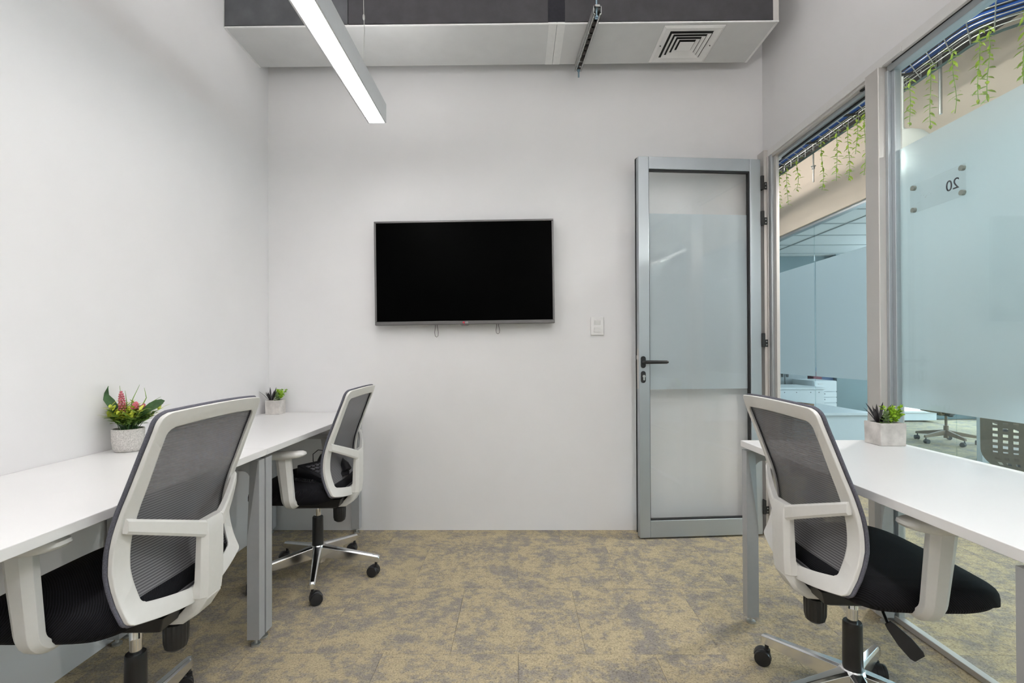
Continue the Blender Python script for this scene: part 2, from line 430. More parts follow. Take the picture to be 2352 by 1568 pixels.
obj('lever', lv, 'black_metal', hs, smooth=40)
ls = obj('lock_rosette', rosette(MB(), HX, 0.952, 0.0145, 0.035, 0.0, 0.007), 'black_metal', door, bevel=0.002)
kc = MB(); rosette(kc, HX-0.003, 0.945, 0.005, 0.0135, 0.007, 0.0085); kc.prism([(HX-0.003+0.0085*cos(2*pi*k/16), 0.956+0.0085*sin(2*pi*k/16)) for k in range(16)], 'y', 0.0068, 0.0095)
obj('key_cylinder', kc, 'zinc', ls)
for hz in (2.118, 1.905, 1.168, 0.165):
    h = obj('hinge', bx(-0.016, 0.002, -0.020, 0.012, hz-0.042, hz+0.042), 'black_metal', door, bevel=0.002)
    obj('hinge_leaf', bx(-0.036, -0.016, 0.002, 0.006, hz-0.040, hz+0.004), 'black_metal', h)
    for q in (-0.028, -0.008):
        obj('hinge_screw', MB().prism([(-0.027+0.004*cos(2*pi*k/10), hz+q+0.003*sin(2*pi*k/10)) for k in range(10)], 'y', 0.006, 0.0075), 'zinc', h)

# ================================================================== CORRIDOR AND OFFICE BEYOND
struct('wall_corridor', bx(XO-0.03, XO+0.09, -1.6, 8.2, 2.31, 3.35), 'cream_paint', 'cream wall above the glass partition across the corridor', 'wall')
struct('ceiling', bx(XR+0.1, XO-0.03, -1.6, 8.2, 2.93, 3.05), 'slab_dark', 'dark exposed corridor ceiling slab', 'ceiling')
struct('wall_corridor', bx(XR+0.1, XO+0.09, -1.72, -1.6, 0, 3.35), 'cream_paint', 'cream wall closing the near corridor end', 'wall')
struct('wall_corridor', bx(XR+0.1, XO+0.09, 8.2, 8.32, 0, 3.35), 'cream_paint', 'cream wall closing the far corridor end', 'wall')
struct('wall_corridor', bx(XR-0.02, XR+0.10, YB+0.12, 8.2, 0, 3.35), 'wall_paint', 'white corridor wall past the doorway', 'wall')
tf = struct('trim_6', bx(XO-0.01, XO+0.05, -1.6, 8.2, 2.285, 2.31), 'alu', 'aluminium head rail of the partition across the corridor', 'trim')
obj('floor_rail', bx(XO-0.01, XO+0.05, -1.6, 8.2, 0, 0.03), 'alu', tf)
wn = 2
edges = [-1.6, 0.2, 1.65, 3.10, 4.55, 6.0, 7.45, 8.2]
for a, b in zip(edges[:-1], edges[1:]):
    g = empty('window_%d' % wn, (XO+0.01, 0, 0)); wn += 1
    tag(g, 'frosted band glass pane of the partition across the corridor', 'window', group='panes of the partition across the corridor', kind='structure')
    obj('pane', bx(0, 0.010, a+0.003, b-0.003, 0.02, 2.29), 'glass_far', g)
    obj('frosted_film', MB().quad([(0.012, a+0.004, 0.880), (0.012, b-0.004, 0.880), (0.012, b-0.004, 1.945), (0.012, a+0.004, 1.945)]), 'frost_film_far', g)

# office shell
struct('wall_office', bx(XO+0.05, 7.6, -1.72, -1.6, 0, 3.0), 'office_white', 'white near wall of the office across the corridor', 'wall')
ow = struct('wall_office', bx(XO+0.09, 5.70, 8.05, 8.17, 0, 3.0), 'office_teal', 'blue grey end wall of the office across the corridor', 'wall')
struct('wall_office', bx(5.70, 7.6, 8.05, 8.17, 0, 0.15), 'office_teal', 'low sill wall under the far office windows', 'wall')
struct('wall_office', bx(5.70, 7.6, 8.05, 8.17, 2.5, 3.0), 'office_white', 'white lintel above the far office windows', 'wall')
struct('wall_office', bx(7.6, 7.7, -1.6, 8.17, 0, 0.5), 'office_white', 'low sill wall along the office window side', 'wall')
struct('wall_office', bx(7.6, 7.7, -1.6, 8.17, 2.5, 3.0), 'office_white', 'white lintel along the office window side', 'wall')
for x in (5.70, 6.30, 6.95, 7.55):
    struct('trim_7', bx(x-0.03, x+0.03, 8.06, 8.12, 0.15, 2.5), 'office_dark' if x == 6.95 else 'alu', 'slim mullion of the far office windows', 'trim')
for k in range(6):
    y = 0.0+k*1.55
    struct('trim_8', bx(7.62, 7.68, y-0.03, y+0.03, 0.5, 2.5), 'alu', 'slim mullion of the side office windows', 'trim')
oc = struct('ceiling', bx(XO+0.09, 7.7, -1.6, 8.17, 2.99, 3.05), 'tbar', 'tiled ceiling of the office across the corridor', 'ceiling')
ct = MB().box(-0.595, 0.595, -0.295, 0.295, -0.012, 0).mesh('ceiling_tile')
pn = MB().box(-0.595, 0.595, -0.295, 0.295, -0.014, 0).mesh('fill_panel')
for i in range(4):
    for j in range(-2, 14):
        x, y = XO+0.70+i*1.2, 0.3+j*0.6
        if (i, j) in ((1, 1), (1, 4), (3, 3), (3, 6)):  # glowing panels added out of view to light the office
            obj('fill_panel', pn, 'panel_fill', oc, (x, y, 2.70))
        else:
            obj('ceiling_tile', ct, 'tile_ceiling', oc, (x, y, 2.70))
tb = MB()
for i in range(5): tb.box(XO+0.10+i*1.2-0.012, XO+0.10+i*1.2+0.012, -1.2, 8.05, 2.681, 2.690)
for j in range(-2, 15): tb.box(XO+0.10, 7.6, j*0.6-0.012, j*0.6+0.012, 2.681, 2.6895)
obj('grid_bar', tb, 'tbar', oc)

# ---- office furniture seen under the frosted band
lc = empty('low_cabinet', (0, 0, 0)); tag(lc, 'low pale blue cabinet with overhanging top behind the far glass', 'cabinet')
obj('body', bx(2.98, 3.77, 5.27, 6.40, 0, 0.425), 'office_white', lc, bevel=0.004)
obj('top', bx(2.96, 3.82, 5.23, 6.42, 0.425, 0.455), 'office_white', lc, bevel=0.004)
obj('plinth', bx(2.99, 3.76, 5.265, 6.40, 0.0, 0.06), 'office_grey', lc)
tr = empty('document_tray', (3.38, 6.02, 0.455)); tr.rotation_euler = (0, 0, 0.2); tag(tr, 'brown wooden tray holding paper on the low cabinet', 'tray')
obj('base', bx(-0.20, 0.20, -0.13, 0.13, 0, 0.006), 'wood_brown', tr)
for a in ((-0.20, 0.20, -0.13, -0.118), (-0.20, 0.20, 0.118, 0.13), (-0.20, -0.188, -0.118, 0.118), (0.188, 0.20, -0.118, 0.118)):
    obj('rim', bx(*a, 0.006, 0.022), 'wood_brown', tr)
obj('paper_sheet', bx(-0.16, 0.15, -0.10, 0.10, 0.006, 0.014), 'paper', tr)
wd = empty('white_desk', (0, 0, 0)); tag(wd, 'white panel fronted desk with screw heads behind the low cabinet', 'desk')
obj('front_panel', bx(3.35, 4.13, 6.58, 6.60, 0, 0.605), 'office_white', wd, bevel=0.002)
obj('top', bx(3.33, 4.14, 6.56, 7.25, 0.605, 0.63), 'office_white', wd, bevel=0.003)
obj('side_panel', bx(3.35, 3.37, 6.60, 7.22, 0, 0.605), 'office_white', wd); obj('side_panel', bx(4.11, 4.13, 6.60, 7.22, 0, 0.605), 'office_white', wd)
for x in (3.60, 3.76, 3.95, 4.06): obj('screw_head', MB().prism([(x+0.006*cos(2*pi*k/10), 0.565+0.006*sin(2*pi*k/10)) for k in range(10)], 'y', 6.577, 6.58), 'office_dark', wd)
pd = empty('drawer_pedestal', (4.42, 7.0, 0)); tag(pd, 'pale three drawer pedestal with recessed grips in the far office', 'cabinet')
obj('body', bx(-0.165, 0.155, 0.02, 0.55, 0.05, 0.695), 'office_white', pd, bevel=0.003)
for z0, z1, hw in ((0.545, 0.69, 0.03), (0.465, 0.535, 0.075), (0.385, 0.455, 0.075), (0.06, 0.375, 0.075)):
    d = obj('drawer', bx(-0.163, 0.153, 0.0, 0.02, z0, z1), 'office_white', pd, bevel=0.002)
    if hw < 0.05: obj('handle', bx(-0.11, -0.045, -0.006, 0.0, 0.645, 0.655), 'alu_trim', d)
    else: obj('grip', bx(-0.145, -0.01, -0.003, 0.0, z1-0.035, z1-0.018), 'handle_grey', d)
for sx in (-0.13, 0.12):
    for sy in (0.06, 0.5): obj('castor', MB().lathe([(0.018, 0), (0.025, 0.01), (0.025, 0.04), (0.018, 0.05)], (sx, sy, 0), 10), 'office_dark', pd)
cb = empty('storage_cabinet', (0, 0, 0)); tag(cb, 'grey two door storage cabinet at the back of the far office', 'cabinet')
obj('body', bx(3.80, 4.52, 7.62, 8.0, 0, 1.3), 'office_grey', cb)
for x0 in (3.81, 4.17):
    d = obj('door', bx(x0, x0+0.345, 7.60, 7.62, 0.05, 1.28), 'office_grey', cb, bevel=0.003)
    obj('handle', bx(x0+(0.30 if x0 < 4 else 0.02), x0+(0.325 if x0 < 4 else 0.045), 7.585, 7.60, 0.72, 0.80), 'office_dark', d)
tag(obj('ring_binder', bx(4.62, 4.75, 7.62, 7.9, 0.0, 0.80), 'binder_red', bevel=0.004), 'dark red upright case beside the grey cabinet', 'case')
tag(obj('notice_panel', bx(4.80, 5.15, 7.96, 8.04, 0.0, 0.86), 'binder_blue', bevel=0.004), 'dark blue upright panel behind the drawer pedestal', 'panel')
tag(obj('column_casing', bx(5.16, 5.66, 7.90, 8.04, 0.0, 2.95), 'office_teal', bevel=0.01), 'glossy grey green column casing beside the bright window', 'column')
tag(obj('table_leg_panel', bx(4.60, 4.70, 4.86, 4.92, 0.0, 0.70), 'office_white', bevel=0.004), 'slim white upright panel between the two dark office chairs', 'panel')
wb = empty('window_bench', (0, 0, 0)); tag(wb, 'white low bench box under the far window', 'bench')
obj('body', bx(5.95, 6.62, 7.74, 8.02, 0.02, 0.14), 'office_white', wb, bevel=0.005); obj('lid', bx(5.93, 6.64, 7.72, 8.03, 0.14, 0.17), 'paper', wb, bevel=0.005)

# ---- cable tray with cables, rods, vines and pendant in the corridor
def offset_path(o, z):
    # straight along -y at x=2.13, then a bend towards +x
    P = [Vector((2.13, 7.6)), Vector((2.13, 2.30)), Vector((2.52, 1.98))]
    d0 = (P[1]-P[0]).normalized(); d1 = (P[2]-P[1]).normalized()
    n0 = Vector((-d0.y, d0.x)); n1 = Vector((-d1.y, d1.x))
    mt = (n0+n1).normalized(); k = o/mt.dot(n0)
    pts = [P[0]+n0*o]
    c = P[1]+mt*k
    # soften the corner
    a = c - d0*0.10; b = c + d1*0.10
    for t in (0, .25, .5, .75, 1): pts.append(a*(1-t)**2 + c*2*t*(1-t) + b*t*t)
    pts.append(P[2]+n1*o)
    return [Vector((p.x, p.y, z)) for p in pts]
TZ = 2.655
tray = empty('cable_tray', (2.13, 4.0, TZ)); tag(tray, 'galvanised wire basket cable tray hanging over the corridor', 'cable tray')
mb = MB()
for k in range(8): mb.tube([p - Vector((2.13, 4.0, TZ)) for p in offset_path(-0.17+k*0.34/7, TZ)], 0.0028, 5)
for sd in (-0.17, 0.17): mb.tube([p - Vector((2.13, 4.0, TZ)) for p in offset_path(sd, TZ+0.055)], 0.0028, 5)
obj('long_wires', mb, 'zinc', tray)
for sd in (-0.172, 0.172):  # side wire thickened and darkened to carry its shadow
    obj('shaded_side_wire', MB().tube([p - Vector((2.13, 4.0, TZ)) for p in offset_path(sd, TZ-0.004)], 0.0075, 6), 'tray_wire_shaded', tray)
mb = MB()
L0 = [offset_path(-0.17, TZ), offset_path(0.17, TZ)]
def lerp_path(path, s):
    tot = sum((path[i+1]-path[i]).length for i in range(len(path)-1)); s *= tot
    for i in range(len(path)-1):
        l = (path[i+1]-path[i]).length
        if s <= l: return path[i] + (path[i+1]-path[i])*(s/l)
        s -= l
    return path[-1]
nst = 56
for q in range(nst+1):
    a = lerp_path(L0[0], q/nst) - Vector((2.13, 4.0, TZ)); b = lerp_path(L0[1], q/nst) - Vector((2.13, 4.0, TZ))
    upv = Vector((0, 0, 0.058))
    mb.tube([a+upv, a, b, b+upv], 0.0028, 5)
obj('cross_wires', mb, 'zinc', tray)
for k in range(6):
    mb = MB(); mb.tube([p - Vector((2.13, 4.0, TZ)) for p in offset_path(-0.08+k*0.03, TZ+0.010+0.008*(k % 2))], 0.008, 7)
    tag(obj('data_cable', mb, 'cable_blue', None, (2.13, 4.0, TZ), smooth=60), 'blue data cable lying in the corridor cable tray', 'cable', 'blue cables in the tray')
for y, ordn in ((4.05, 'third'), (3.60, 'fourth'), (3.18, 'fifth'), (2.72, 'nearest'), (4.6, 'second'), (5.2, 'farthest')):
    mb = MB(); mb.tube([(0.0+0.11*cos(a), 0.028*sin(a)*0.4, 0.018+0.032*sin(a)) for a in [2*pi*k/14 for k in range(14)]], 0.008, 6, loop=True)
    tag(obj('cable_strap', mb, 'black_plastic', None, (2.12, y, TZ), smooth=60), ordn+' black strap along the blue cables in the tray', 'strap', 'straps round the cables')
for (x, y, z0, lab) in ((2.315, 3.80, 2.43, 'thin threaded rod hanging through the tray above the doorway'), (2.315, 2.665, 2.40, 'thick grey hanger rod seen through the upper glass')):
    r = empty('hanger_rod', (x, y, z0)); tag(r, lab, 'rod')
    rr = 0.0055 if y > 3 else 0.008
    obj('rod', MB().lathe([(rr, 0), (rr, 2.93-z0)], seg=10), 'zinc', r, smooth=50)
    if y > 3: obj('nut', MB().lathe([(0.010, 0.10), (0.012, 0.105), (0.012, 0.117), (0.010, 0.122)], seg=6), 'zinc', r); obj('washer', MB().lathe([(0.017, 0.122), (0.017, 0.126)], seg=14), 'zinc', r)
pp = MB(); pp.tube([(1.70, 2.75, 2.80), (1.98, 2.42, 2.80), (2.30, 2.22, 2.80), (2.68, 2.10, 2.80)], 0.038, 12)
tag(obj('insulated_pipe', pp, 'pipe_dark', smooth=60), 'dark insulated pipe above the cable tray', 'pipe')

def leaf_blade(mb, base, direction, normal, length, width, curl=0.15, n=5):
    d = Vector(direction).normalized(); nn = Vector(normal); nn = (nn - d*nn.dot(d)).normalized(); sdir = d.cross(nn)
    b = len(mb.v)
    for i in range(n+1):
        t = i/n; wv = width*0.5*(sin(pi*min(1, t*0.92+0.06))**0.8)
        if i == n: wv = 0.0004
        c = Vector(base) + d*(length*t) - nn*(curl*length*t*t)
        for sgn, dz in ((-1, 0.12), (0, 0), (1, 0.12)): mb.v.append(tuple(c + sdir*(wv*sgn) + nn*(wv*dz if sgn else 0)))
    for i in range(n):
        for k in range(2):
            a = b+i*3+k; mb.f.append((a, a+1, a+4, a+3))

rv = random.Random(11)
vines = [(2.26, 4.19, 2.34), (2.27, 4.09, 2.34), (2.25, 3.91, 2.40), (2.26, 3.61, 2.30), (2.25, 3.425, 2.305), (2.26, 3.325, 2.27), (2.25, 3.223, 2.41), (2.26, 3.168, 2.25),
         (2.25, 2.79, 2.39), (2.25, 2.65, 2.315), (2.26, 2.525, 2.33), (2.25, 2.372, 2.31), (2.27, 2.345, 2.31), (2.33, 2.24, 2.30)]
vlab = ['barely showing green vine beside the door jamb', 'short green vine first clear of the door jamb', 'thick green vine left of the threaded rod', 'long thin vine just right of the threaded rod', 'bushy green vine with a hooked tip in the doorway', 'thin sparse vine beside the bushy one in the doorway', 'short vine tucked behind the last doorway vine', 'last long vine left of the aluminium post',
        'curling vine beside the pendant lamp stem', 'vine in front of the thick grey hanger rod', 'straight vine right of the grey hanger rod', 'paler vine of the tangled pair behind the upper glass', 'darker vine of the tangled pair behind the upper glass', 'rightmost large leafed vine behind the upper glass']
for (vx, vy, vz), lab in zip(vines, vlab):
    v = empty('hanging_vine', (vx, vy, TZ+0.01)); tag(v, lab, 'vine', 'artificial vines hanging from the tray')
    Ln = TZ+0.01-vz; n = 14; path = []
    ph = rv.uniform(0, 6); amp = rv.uniform(0.006, 0.016)
    for i in range(n+1):
        t = i/n; path.append((amp*sin(ph+t*5)*t+0.0, amp*cos(ph*1.3+t*4)*t, -Ln*t))
    path = [(-0.05, 0.03, 0.015), (-0.02, 0.01, 0.012)] + path
    obj('stem', MB().tube(path, 0.0016, 5), 'leaf_mid', v)
    mb = MB(); k = 0; z = 0.0
    while z < Ln:
        t = z/Ln; i = min(n-1, int(t*n)); p = Vector(path[i+2])*(1-(t*n-i)) + Vector(path[min(n, i+1)+2])*(t*n-i)
        for sgn in (0, pi):
            a = k*1.1 + sgn + rv.uniform(-.4, .4)
            if rv.random() < 0.12: continue
            d = Vector((cos(a), sin(a), rv.uniform(-0.7, 0.25)))
            leaf_blade(mb, p, d, (0, 0, 1), rv.uniform(0.028, 0.046), rv.uniform(0.011, 0.017), 0.2, 3)
        z += rv.uniform(0.017, 0.026); k += 1
    tag(obj('leaves', mb, 'vine_green', v, smooth=60), kind='stuff')

dome = [(0.012, 0.215), (0.020, 0.200), (0.055, 0.192), (0.092, 0.172), (0.124, 0.135), (0.144, 0.08), (0.152, 0.02), (0.152, 0.0)]
inner = [(r-0.004, z-0.002) for r, z in reversed(dome)]
for py, lab in ((2.715, 'pale dome pendant lamp hanging in the corridor behind the glass'), (0.6, 'added pale dome pendant lamp in the near corridor, out of the picture')):  # the nearer pendant is unseen, added to light the corridor
    pl = empty('pendant_lamp', (2.15, py, 2.13)); tag(pl, lab, 'lamp', 'corridor pendant lamps')
    obj('stem', MB().lathe([(0.0055, 0.205), (0.0055, 0.517)], seg=10), 'pendant_shade', pl, smooth=50)
    obj('tray_clip', MB().lathe([(0.012, 0.513), (0.012, 0.522)], seg=20), 'pendant_shade', pl)
    obj('shade', MB().lathe(dome+inner, seg=36), 'pendant_shade', pl, smooth=40)
    obj('bulb', MB().lathe([(0.010, 0.14), (0.014, 0.12), (0.030, 0.085), (0.034, 0.06), (0.026, 0.032), (0.008, 0.022)], seg=16), 'bulb_light', pl, smooth=60)
    ld = bpy.data.lights.new('pendant_bulb', 'POINT'); ld.energy = PENDANT_W; ld.color = (1, 0.97, 0.93); ld.shadow_soft_size = 0.04
    lo = bpy.data.objects.new('pendant_bulb', ld); COL.objects.link(lo); lo.parent = pl; lo.location = (0, 0, 0.012)

for by, bz_ in ((0.2, 2.52), (2.5, 2.52), (4.6, 2.755)):  # unseen lamps added to brighten the cream corridor wall
    bt = empty('fill_lamp', (XR+0.10, by, bz_)); tag(bt, '%s added slim fill lamp hidden on the corridor side of the partition' % {0.2: 'near', 2.5: 'middle', 4.6: 'far'}[by], 'lamp', 'added corridor fill lamps')
    obj('housing', bx(0, 0.03, -0.75, 0.75, -0.03, 0.03), 'lamp_body', bt, bevel=0.003)
    obj('diffuser', bx(0.03, 0.055, -0.74, 0.74, -0.024, 0.024), 'fill_light' if by < 4 else 'fill_light_far', bt, bevel=0.008)

# ---- acrylic room sign on the corridor face of the glass
sg = empty('room_sign', (XR+0.012, 1.809, 1.701)); tag(sg, 'clear acrylic room sign reading 20 backwards on the frosted glass', 'sign')
obj('plate', bx(0, 0.004, -0.117, 0.117, -0.055, 0.055), 'acrylic', sg)
for sy in (-0.104, 0.104):
    for sz in (-0.043, 0.043):
        obj('stand_off', MB().rings([[(x, sy+0.0095*cos(2*pi*k/16), sz+0.0095*sin(2*pi*k/16)) for k in range(16)] for x in (-0.003, 0.008)]), 'sign_pin', sg)
tme = text_mesh('20', 0.055); 
to = obj('number', tme, 'sign_print', sg, (0.0045, -0.064, -0.003)); to.rotation_euler = (pi/2, 0, pi/2)
rs = MB()
rq = random.Random(3)
for k in range(9):
    y = 0.025+0.008*k; z = 0.006*sin(k*1.7)-0.002-0.014*(k > 5)
    rs.tube([(0.0045, y, z), (0.0045, y+0.003, z+rq.uniform(-.004, .004)), (0.0045, y+0.006, z+rq.uniform(-.003, .003))], 0.0006, 4)
obj('faded_lettering', rs, 'sign_print_faint', sg)

# ================================================================== DUCT, DIFFUSER, STRUT, LAMP
ZD, DF, DB, DR_ = 2.857, 2.578, 2.939, 1.394
du = empty('air_duct', (0, 2.76, ZD)); tag(du, 'boxed air duct across the back wall, white below and dark in front', 'duct')
y0, y1 = DF-2.76, DB-2.76
for xa, xb, mt in ((XL+0.004, -0.90, 'duct_dark_foil'), (-0.896, 0.172, 'duct_dark'), (0.262, DR_-0.030, 'duct_dark')):
    obj('front_panel', bx(xa, xb, y0, y0+0.012, 0.004, 0.42), mt, du)
obj('joint_band', bx(0.172, 0.262, y0+0.003, y0+0.014, 0.004, 0.42), 'black_foam', du)
obj('corner_strip', bx(DR_-0.030, DR_, y0-0.001, y0+0.03, 0.002, 0.42), 'alu_warm', du)
for xa, xb in ((XL+0.004, 0.178), (0.263, DR_-0.014)):
    obj('bottom_panel', bx(xa, xb, y0, y1, 0, 0.010), 'duct_white', du)
obj('joint_tape', bx(0.176, 0.219, y0, y1, -0.0015, 0.010), 'duct_tape', du); obj('joint_tape', bx(0.221, 0.264, y0, y1, -0.0015, 0.010), 'duct_tape', du)
obj('edge_bead', bx(XL+0.004, DR_, y0-0.003, y0+0.004, -0.002, 0.005), 'duct_tape', du)
obj('edge_bead', bx(DR_-0.014, DR_, y0, y1, -0.002, 0.010), 'duct_tape', du)
obj('wall_bead', bx(XL, XL+0.010, y0, y1, -0.003, 0.008), 'duct_tape', du)
obj('side_panel', bx(DR_-0.012, DR_, y0+0.03, y1, 0.010, 0.42), 'duct_white', du)
obj('back_panel', bx(XL+0.004, DR_, y1-0.012, y1, 0.010, 0.42), 'duct_white', du)

dv = empty('air_diffuser', (0.961, 2.759, ZD)); tag(dv, 'white square four way air diffuser under the duct', 'vent')
def frame_ring(mb, ao, ai, zo, zi, th=0.003):
    o_ = [(-ao, -ao), (ao, -ao), (ao, ao), (-ao, ao)]; i_ = [(-ai, -ai), (ai, -ai), (ai, ai), (-ai, ai)]
    mb.rings([[(x, y, zo) for x, y in o_], [(x, y, zi) for x, y in i_], [(x, y, zi+th) for x, y in i_], [(x, y, zo+th) for x, y in o_]], True, False, loop=True)
mb = MB(); frame_ring(mb, 0.163, 0.150, -0.004, -0.010); frame_ring(mb, 0.150, 0.118, -0.010, -0.004); obj('frame', mb, 'vent_white', dv)
obj('throat', bx(-0.120, 0.120, -0.120, 0.120, -0.0025, -0.001), 'vent_dark', dv)
for ao, ai in ((0.108, 0.093), (0.085, 0.070), (0.062, 0.047)):
    mb = MB(); frame_ring(mb, ao, ai, -0.013, -0.005, 0.002); obj('louvre', mb, 'vent_white', dv)
mb = MB(); mb.rings([[(-a, -a, z), (a, -a, z), (a, a, z), (-a, a, z)] for a, z in ((0.040, -0.013), (0.016, -0.004), (0.0155, -0.003))]); obj('centre_cone', mb, 'vent_white', dv)
for sx in (-1, 1): obj('screw', MB().lathe([(0.003, -0.0115), (0.003, -0.007)], (sx*0.140, 0, 0), 8), 'vent_dark', dv)

st = empty('strut_channel', (0.394, 2.69, 2.812)); st.rotation_euler = (0, 0, 0.07); tag(st, 'slotted metal strut channel slung under the duct on threaded rods', 'bracket')
mb = MB(); hw = 0.0205
mb.box(-hw, -hw+0.0025, -0.25, 0.25, 0, 0.041); mb.box(hw-0.0025, hw, -0.25, 0.25, 0, 0.041)
mb.box(-hw, -hw+0.009, -0.25, 0.25, 0, 0.0025); mb.box(hw-0.009, hw, -0.25, 0.25, 0, 0.0025)
for k in range(11):
    ya = -0.25+k*0.05; mb.box(-hw, hw, ya-0.011 if k else ya, ya+0.011 if k < 10 else ya, 0.0385, 0.041)
mb.box(-hw, -0.007, -0.25, 0.25, 0.0385, 0.041); mb.box(0.007, hw, -0.25, 0.25, 0.0385, 0.041)
obj('channel', mb, 'zinc', st)
mb = MB()
for k in range(10): mb.box(-0.010, 0.010, -0.235+k*0.05, -0.205+k*0.05, 0.002, 0.004)
obj('slot_edges', mb, 'pipe_dark', st)
for yy, za, zb in ((-0.232, -0.012, 0.53), (0.232, -0.045, 0.12)):
    r = obj('threaded_rod', MB().lathe([(0.005, za), (0.005, zb)], (0, yy, 0), 10), 'zinc_blue', st, smooth=50)
    obj('nut', MB().lathe([(0.010, -0.009), (0.010, 0.0)], (0, yy, 0), 6), 'zinc_blue', r)
obj('hanger_clip', bx(-0.012, 0.012, -0.252, -0.215, 0.041, 0.047), 'zinc', st)

def linear_lamp(cx, LY0, LY1, label, cables, k):
    lm = empty('linear_lamp', (cx, 0, 2.300)); tag(lm, label, 'lamp')
    lw_ = 0.0475
    obj('housing_side', bx(-lw_, -lw_+0.008, LY0, LY1, 0.0, 0.098), 'lamp_body', lm, bevel=0.001)
    obj('housing_side', bx(lw_-0.008, lw_, LY0, LY1, 0.0, 0.098), 'lamp_body', lm, bevel=0.001)
    obj('uplight_fill', bx(-lw_+0.008, lw_-0.008, LY0, LY1, 0.090, 0.096), 'up_fill_%d' % k, lm)  # glowing top added to lift the light on upper walls
    obj('end_cap', bx(-lw_, lw_, LY1, LY1+0.003, 0.0, 0.098), 'lamp_body', lm); obj('end_cap', bx(-lw_, lw_, LY0-0.003, LY0, 0.0, 0.098), 'lamp_body', lm)
    obj('lens', bx(-lw_+0.008, lw_-0.008, LY0, LY1, 0.003, 0.009), 'lamp_light_%d' % k, lm)
    for y in cables:
        c = obj('suspension_cable', MB().tube([(0, y, 0.096), (0.001, y+0.002, 0.25), (0.004, y+0.003, 0.33), (0.001, y, 0.45), (0, y, 1.05)], 0.0018, 6), 'cable_steel', lm)
        obj('cable_grip', MB().lathe([(0.004, 0.385), (0.006, 0.392), (0.006, 0.402), (0.003, 0.41)], (0.002, y, 0), 10), 'cable_steel', c)
linear_lamp(-0.721, -0.45, 2.500, 'long suspended linear lamp with a glowing white lens', (2.28, 0.0), 0)
linear_lamp(0.721, -1.60, 1.35, 'added linear fill lamp above the right desk, out of the picture', (1.1, -1.4), 1)  # unseen lamp added to brighten the right side of the room

# ================================================================== TELEVISION AND SWITCH
tv = empty('television', (-0.323, 2.965, 1.603)); tv.rotation_euler = (0, -0.010, 0); tag(tv, 'black flat screen television with thin grey bezel hung slightly askew', 'television')
TW, TH = 0.551, 0.319
bz = 0.012
obj('screen', bx(-TW+bz, TW-bz, 0.004, 0.012, -TH+0.022, TH-bz), 'tv_screen', tv)
for a in ((-TW, TW, TH-bz, TH), (-TW, -TW+bz, -TH+0.022, TH-bz), (TW-bz, TW, -TH+0.022, TH-bz), (-TW, TW, -TH, -TH+0.022)):
    obj('bezel', bx(a[0], a[1], 0, 0.035, a[2], a[3]), 'tv_bezel', tv, bevel=0.003)
obj('back_cover', bx(-TW+0.01, TW-0.01, 0.012, 0.045, -TH+0.01, TH-0.01), 'tv_back', tv, bevel=0.006)
obj('wall_mount', bx(-0.2, 0.2, 0.045, 0.076, -0.15, 0.15), 'tv_back', tv)
sn = obj('sensor_housing', MB().prism([(-0.035, -TH+0.001), (0.035, -TH+0.001), (0.018, -TH-0.007), (-0.018, -TH-0.007)], 'y', 0.002, 0.02), 'tv_bezel', tv)
obj('standby_light', MB().prism([(0.003*cos(2*pi*k/10), -TH-0.003+0.003*sin(2*pi*k/10)) for k in range(10)], 'y', 0.0005, 0.002), 'logo_red', sn)
obj('logo_disc', MB().prism([(-0.006+0.0065*cos(2*pi*k/20), -TH+0.011+0.0065*sin(2*pi*k/20)) for k in range(20)], 'y', -0.0012, 0.0), 'logo_red', tv)
lg = obj('logo_letters', text_mesh('LG', 0.014), 'logo_white', tv, (0.012, -0.0008, -TH+0.0105)); lg.rotation_euler = (pi/2, 0, 0)
for lx, dp in ((-0.182, 0.075), (0.200, 0.060)):
    mb = MB(); mb.tube([(lx-0.007, 0.05, -TH+0.02), (lx-0.007, 0.05, -TH-0.01), (lx-0.011, 0.051, -TH-dp*0.6), (lx-0.009, 0.052, -TH-dp*0.9), (lx, 0.052, -TH-dp), (lx+0.009, 0.052, -TH-dp*0.9), (lx+0.011, 0.051, -TH-dp*0.6), (lx+0.006, 0.05, -TH-0.01), (lx+0.006, 0.05, -TH+0.02)], 0.0016, 6)
    obj('pull_cord', mb, 'wire_grey', tv, smooth=60)
sw = empty('light_switch', (0.500, YB-0.001, 1.273)); tag(sw, 'white double rocker light switch between television and door', 'switch')
obj('plate', bx(-0.040, 0.040, -0.012, 0, -0.057, 0.057), 'switch_plastic', sw, bevel=0.003)
for z in (0.022, -0.023): obj('rocker', bx(-0.020, 0.020, -0.004, 0.004, -0.0145, 0.0145), 'switch_plastic', sw, (0, -0.014, z), (0.16, 0, 0.10), bevel=0.001)

